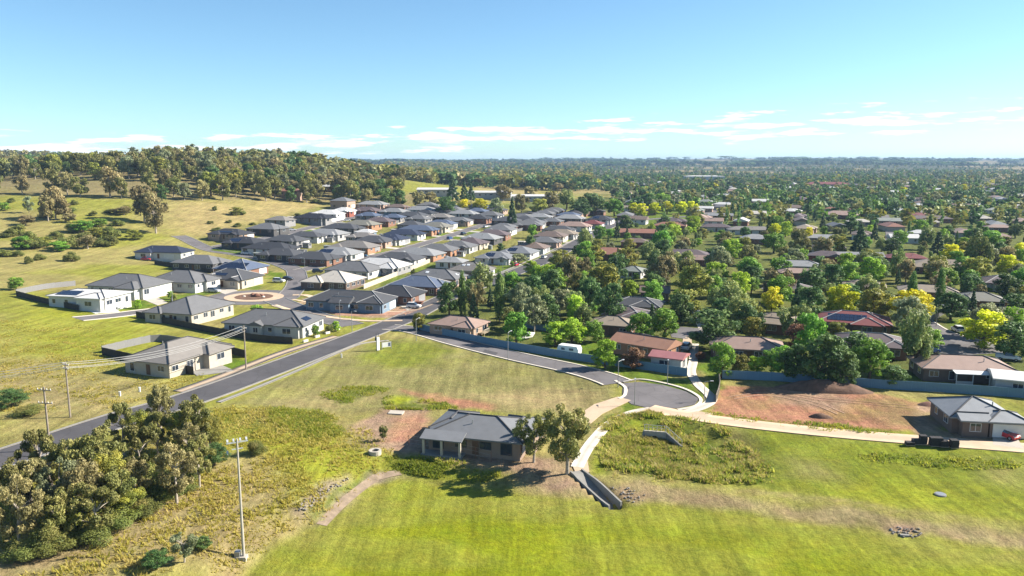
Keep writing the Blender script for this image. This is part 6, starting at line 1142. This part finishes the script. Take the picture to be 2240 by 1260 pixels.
for i, (dx, dy, s, lb) in enumerate(((-3.2,-0.3,0.9,'flat white stone left of the roundabout boulders'),(3.4,-0.9,0.9,'pale stone at the right of the roundabout garden'))): tag(obj('boulder', rock_mesh(40+i, 'limestone'), None, (RBX+dx, RBY+dy, hz(RBX, RBY)+0.3), i, None, (1.3, 1, 0.7)), lb, 'boulder')
RKR = random.Random(3)
def rubble(name, poly, n, s0, s1, label, meshes):
    V = []; F = []; xs = [p[0] for p in poly]; ys = [p[1] for p in poly]; k = 0; b = 0
    while k < n:
        x, y = RKR.uniform(min(xs), max(xs)), RKR.uniform(min(ys), max(ys))
        if poly_dist(np.array([x]), np.array([y]), poly)[0] > 0: continue
        me = RKR.choice(meshes); s = RKR.uniform(s0, s1); a = RKR.uniform(0, 6.28); z = hz(x, y)
        for v in me.vertices: V.append((x+s*(v.co.x*math.cos(a)-v.co.y*math.sin(a)), y+s*(v.co.x*math.sin(a)+v.co.y*math.cos(a)), z+s*0.7*v.co.z+s*0.15))
        F += [tuple(i+b for i in p.vertices) for p in me.polygons]; b += len(me.vertices); k += 1
    me = bpy.data.meshes.new(name); me.from_pydata(V, [], F); me.materials.append(meshes[0].materials[0]); o = obj(name, me); tag(o, label, 'rubble'); o['kind'] = 'stuff'; return o
rubble('rock_rubble', [(46.6,90.0),(48.5,90.5),(50.3,89.9),(49.9,88.5),(48.1,88.0),(46.5,88.7)], 60, 0.12, 0.36, 'loose dark rocks around the drain outlet in the grass slope', RK)
rubble('rock_rubble', [(-28.0,93.4),(-26.4,98.9),(-23.3,104.4),(-22.7,103.8),(-24.5,98.3),(-26.7,92.8)], 70, 0.12, 0.42, 'loose stones on the bare ground above the playing field', RK)
rubble('rock_rubble', [(13.3,101.7),(16.7,101.2),(18.4,99.1),(17.1,97.6),(15.8,97.9)], 40, 0.12, 0.4, 'scattered stones right of the concrete drain', RK)
po = tag(obj('pipe_outlet', MB().box(-0.5,-0.2,-0.3,0.5,0.2,0.18).mesh('pipe_outlet', 'concrete_grey'), None, gz((47.8,88.6)), R(-10)), 'pale concrete outlet block among the loose dark rocks', 'outlet')
# long heap of soil on the red lot
def heap(poly_c, rx, ry, hgt, rz, label, mat='soil', seed=0):
    n, k = 36, 12; V = []; rg = np.random.RandomState(seed)
    for j in range(k+1):
        for i in range(n):
            r = j/k; a = 2*math.pi*i/n; x, y = rx*r*math.cos(a), ry*r*math.sin(a); xx, yy = x*math.cos(rz)-y*math.sin(rz)+poly_c[0], x*math.sin(rz)+y*math.cos(rz)+poly_c[1]
            hh = hgt*(1-r*r)**1.0*(0.6+0.8*float(fbm(np.array([xx]), np.array([yy]), 2.2, 4)[0])); V.append((xx, yy, hz(xx, yy)+hh-0.15*r))
    F = [(j*n+i, j*n+(i+1) % n, (j+1)*n+(i+1) % n, (j+1)*n+i) for j in range(k) for i in range(n)]
    o = obj('soil_heap', mesh_np('soil_heap', V, F, mat, smooth=True)); tag(o, label, 'soil heap')
heap((60.8,146.8), 9.5, 2.6, 1.7, R(-16), 'long dark soil heap against the blue fence on the red lot', seed=1); heap((53.9,130.3), 2.2, 0.9, 0.6, R(-12), 'small dark soil heap at the front of the red lot', seed=2)
heap((75.7,136.1), 2.0, 1.2, 0.5, R(-6), 'small red earth heap beside the new steel-roofed house', mat='rock_red', seed=3); heap((-64.0,248.9), 3.0, 1.0, 0.5, R(-30), 'low soil heap left of the corner house on red soil', seed=4)
# limestone block edging in front of the long grey house
for i, (p, lb) in enumerate((((-51.4,188.8),'leftmost white limestone block below the long grey house'),((-49.9,194.5),'second white limestone block from the left below the grey house'),((-48.4,199.3),'third white limestone block from the left below the grey house'),((-46.9,204.3),'rightmost white limestone block below the long grey house'))): tag(obj('limestone_block', MB().box(-0.8,-0.22,-0.2,0.8,0.22,0.55).mesh('limestone_block', 'limestone'), None, gz(p), R(62)), lb, 'stone block', 'limestone blocks')
# white patio cover, pergola and deck beside suburb houses
pt = thing('patio_cover', 'white patio cover on posts in front of the pink-brown roofed house', 'patio cover', gz((90.9,149.4)), R(-10)); obj('roof_sheet', MB().add([(-3.2,-1.6,2.3),(3.2,-1.6,2.3),(3.2,1.6,2.7),(-3.2,1.6,2.7),(-3.2,-1.6,2.42),(3.2,-1.6,2.42),(3.2,1.6,2.82),(-3.2,1.6,2.82)], [(0,3,2,1),(4,5,6,7),(0,1,5,4),(1,2,6,5),(2,3,7,6),(3,0,4,7)]).mesh('roof_sheet', 'white_paint'), pt)
for x in (-3.0, 0, 3.0): obj('post', MB().box(x-0.06,-1.5,-0.3,x+0.06,-1.38,2.32).mesh('post', 'white_paint'), pt)
obj('lattice', MB().box(-2.9,-1.46,0.0,-0.1,-1.42,0.9).mesh('lattice', 'pale_metal'), pt)
pg = thing('pergola', 'open timber pergola between the pink-brown house and pale shed', 'pergola', gz((96.5,149.0)), R(-10))
for k in range(7): obj('rafter', MB().box(-1.8+0.6*k,-1.8,2.4,-1.72+0.6*k,1.8,2.55).mesh('rafter', 'timber_pole'), pg)
for x in (-1.7, 1.7): obj('beam', MB().box(x-0.06,-1.8,2.25,x+0.06,1.8,2.398).mesh('beam', 'timber_pole'), pg); obj('post', MB().box(x-0.06,-1.7,-0.3,x+0.06,-1.58,2.248).mesh('post', 'timber_pole'), pg)
dk = thing('timber_deck', 'raised cream timber deck at the right end of the cream brick house', 'deck', gz((-8.2,199.6)), R(-24)); obj('floor', MB().box(-1.8,-1.5,0.9,1.8,1.5,1.0).mesh('floor', 'pallet_wood'), dk)
m = MB(); m.box(-1.8,-1.5,1.85,1.8,-1.42,1.95); m.box(1.72,-1.42,1.85,1.8,1.5,1.95)
for k in range(8): m.box(-1.8+0.5*k,-1.5,1.0,-1.74+0.5*k,-1.44,1.85); m.box(1.74,-1.4+0.4*k,1.0,1.8,-1.34+0.4*k,1.85)
obj('railing', m.mesh('railing', 'fence_cream'), dk)
for x in (-1.7, 1.7):
    for y in (-1.4, 1.4): obj('post', MB().box(x-0.07,y-0.07,-0.4,x+0.07,y+0.07,0.9).mesh('post', 'pallet_wood'), dk)
ss_ = tag(obj('shade_sail', MB().add([(-2.2,-1.4,2.2),(2.2,-1.2,2.9),(1.8,1.5,2.3),(-1.8,1.4,2.9),(0,0,2.35)], [(0,1,4),(1,2,4),(2,3,4),(3,0,4)]).mesh('shade_sail', 'white_paint'), None, gz((88.1,176.9))), 'white shade sail below the brown tiled house', 'shade sail')
# ------------------------------------------------------------------ rough grass and weeds: too many to count
_mainr = resample(MAIN, 3)
def tufts(name, polys, n, h0, h1, wd, mat, label, seed, soft=3.0, nb=5):
    rg = np.random.RandomState(seed); P_ = []
    for poly, share in polys:
        p = np.array(poly); need = int(n*share); got = 0; tries = 0
        while got < need and tries < 12:
            tries += 1; x = rg.uniform(p[:,0].min(), p[:,0].max(), need*3); y = rg.uniform(p[:,1].min(), p[:,1].max(), need*3)
            keep = sstep(-soft, soft*0.6, -poly_dist(x, y, poly)+(fbm(x, y, 3.5, 3)-0.5)*soft*2.5)*sstep(0.30, 0.62, fbm(x+7, y+3, 6.5, 4))
            k = rg.uniform(0, 1, len(x)) < keep
            k &= poly_dist(x, y, FIELD) > 0.6
            x, y = x[k], y[k]; md = np.min((x[:, None]-_mainr[None,:,0])**2+(y[:, None]-_mainr[None,:,1])**2, 1); k = md > 49
            q = np.stack([x[k], y[k]], 1)[:need-got]; P_.append(q); got += len(q)
    Q = np.concatenate(P_); Z = H(Q[:,0], Q[:,1])-0.06; m_ = len(Q); V = []; T = []
    clump = fbm(Q[:,0], Q[:,1], 3.0, 3); hs_ = sstep(0.25, 0.75, fbm(Q[:,0]+50, Q[:,1], 2.0, 3))
    for b in range(nb):
        a = rg.uniform(0, 6.28, m_); h = rg.uniform(h0, h1, m_)*(0.45+hs_); w = wd*rg.uniform(0.6, 1.4, m_); la = rg.uniform(0, 6.28, m_); lr = h*rg.uniform(0.3, 1.3, m_)
        base = np.stack([Q[:,0]+rg.normal(0, wd*2.2, m_), Q[:,1]+rg.normal(0, wd*2.2, m_), Z], 1); dx = np.stack([-np.sin(la)*w, np.cos(la)*w, np.zeros(m_)], 1); up = np.stack([np.cos(la)*lr, np.sin(la)*lr, h], 1)
        V.append(np.stack([base-dx*0.6, base+dx*0.6, base+up*0.62+dx, base+up, base+up*0.62-dx], 1)); T.append(np.clip(0.15+clump*0.8+rg.normal(0, 0.16, m_), 0, 1))
    V = np.concatenate(V).reshape(-1, 3); T = np.repeat(np.concatenate(T), 5)
    o = obj(name, mesh_np(name, V, np.arange(len(V)).reshape(-1, 5), mat, T)); tag(o, label, 'grass'); o['kind'] = 'stuff'
leaf_mat('leaf_straw', (0.27,0.29,0.030), (0.44,0.41,0.065), (0.58,0.49,0.16), 0.6, 0.02); leaf_mat('leaf_weed', (0.11,0.18,0.018), (0.23,0.29,0.028), (0.48,0.44,0.06), 0.6, 0.02); leaf_mat('leaf_brown', (0.22,0.16,0.05), (0.42,0.30,0.11), (0.62,0.47,0.19), 0.6, 0.02)
BAS = [(16.4,127.4),(24.6,133.9),(34.0,126.0),(37.8,113.2),(37.8,106.6),(35.9,101.8),(28.3,103.8),(18.3,105.4),(13.4,110.5)]; LEFT = [(-64.9,134.7),(-51.9,132.7),(-42.0,132.3),(-26.8,121.3),(-19.9,111.0),(-17.4,108.2),(-24.9,95.1),(-29.0,82.1),(-30.9,78.5),(-55.0,74.8),(-70.1,97.3),(-56.0,97.9)]
tufts('basin_weeds', [(BAS, 1.0)], 8000, 0.22, 0.6, 0.055, 'leaf_weed', 'tangled green weeds filling the retention basin', 1, 1.5); tufts('basin_reeds', [(BAS, 1.0)], 3400, 0.3, 0.8, 0.045, 'leaf_brown', 'brown dry reeds standing in the retention basin', 2, 2.0)
tufts('tall_grass', [(LEFT, 1.0)], 8000, 0.12, 0.42, 0.065, 'leaf_straw', 'tall yellow grass on the rough slope left of the playing field', 3, 4.0)
tufts('basin_grass', [(BAS, 1.0)], 6000, 0.25, 0.7, 0.05, 'leaf_straw', 'soft yellow grass among the weeds of the retention basin', 9, 2.0)
tufts('green_weeds', [([(-42.8,133.6),(-34.6,131.7),(-27.4,122.4),(-31.2,118.0),(-39.1,122.4)], 0.35), ([(-36.5,142.6),(-29.0,148.9),(-24.3,147.7),(-30.1,137.2)], 0.12), ([(-24.1,141.3),(-19.1,142.3),(-10.0,135.9),(-15.6,134.5),(-22.2,134.2)], 0.12), ([(34.5,134.2),(45.8,128.7),(59.1,123.4),(65.4,120.9),(58.3,121.7),(45.0,126.4)], 0.12), ([(53.0,113.0),(66.8,110.4),(75.1,108.4),(73.8,106.4),(58.9,108.1),(52.2,111.2)], 0.16), ([(-19.3,111.4),(-10.8,109.7),(-1.3,105.9),(-7.7,103.7),(-16.6,106.9)], 0.22)], 5200, 0.12, 0.4, 0.055, 'leaf_weed', 'dark green weed patches around the vacant lots', 4, 1.6)
tufts('meadow_grass', [([(-135.9,202.2),(-108.9,196.9),(-88.4,164.1),(-61.9,147.5),(-67.3,134.5),(-87.3,127.4)], 1.0)], 4000, 0.08, 0.28, 0.08, 'leaf_straw', 'rank meadow grass on the open lots', 5, 5.0)
# ------------------------------------------------------------------ air
hb = MB().box(-10500, -400, -60, 10500, 14000, 125).mesh('haze', 'white_paint'); hb.materials.clear()
hm, ht = new_mat('haze_air'); pv = N(ht, 'ShaderNodeVolumePrincipled', inp={'Density': 0.00007, 'Anisotropy': 0.0}); pv.inputs['Color'].default_value = (0.46, 0.66, 0.96, 1); ho = N(ht, 'ShaderNodeOutputMaterial'); ht.links.new(pv.outputs[0], ho.inputs['Volume']); hb.materials.append(hm)
struct(obj('haze', hb), 'stuff')
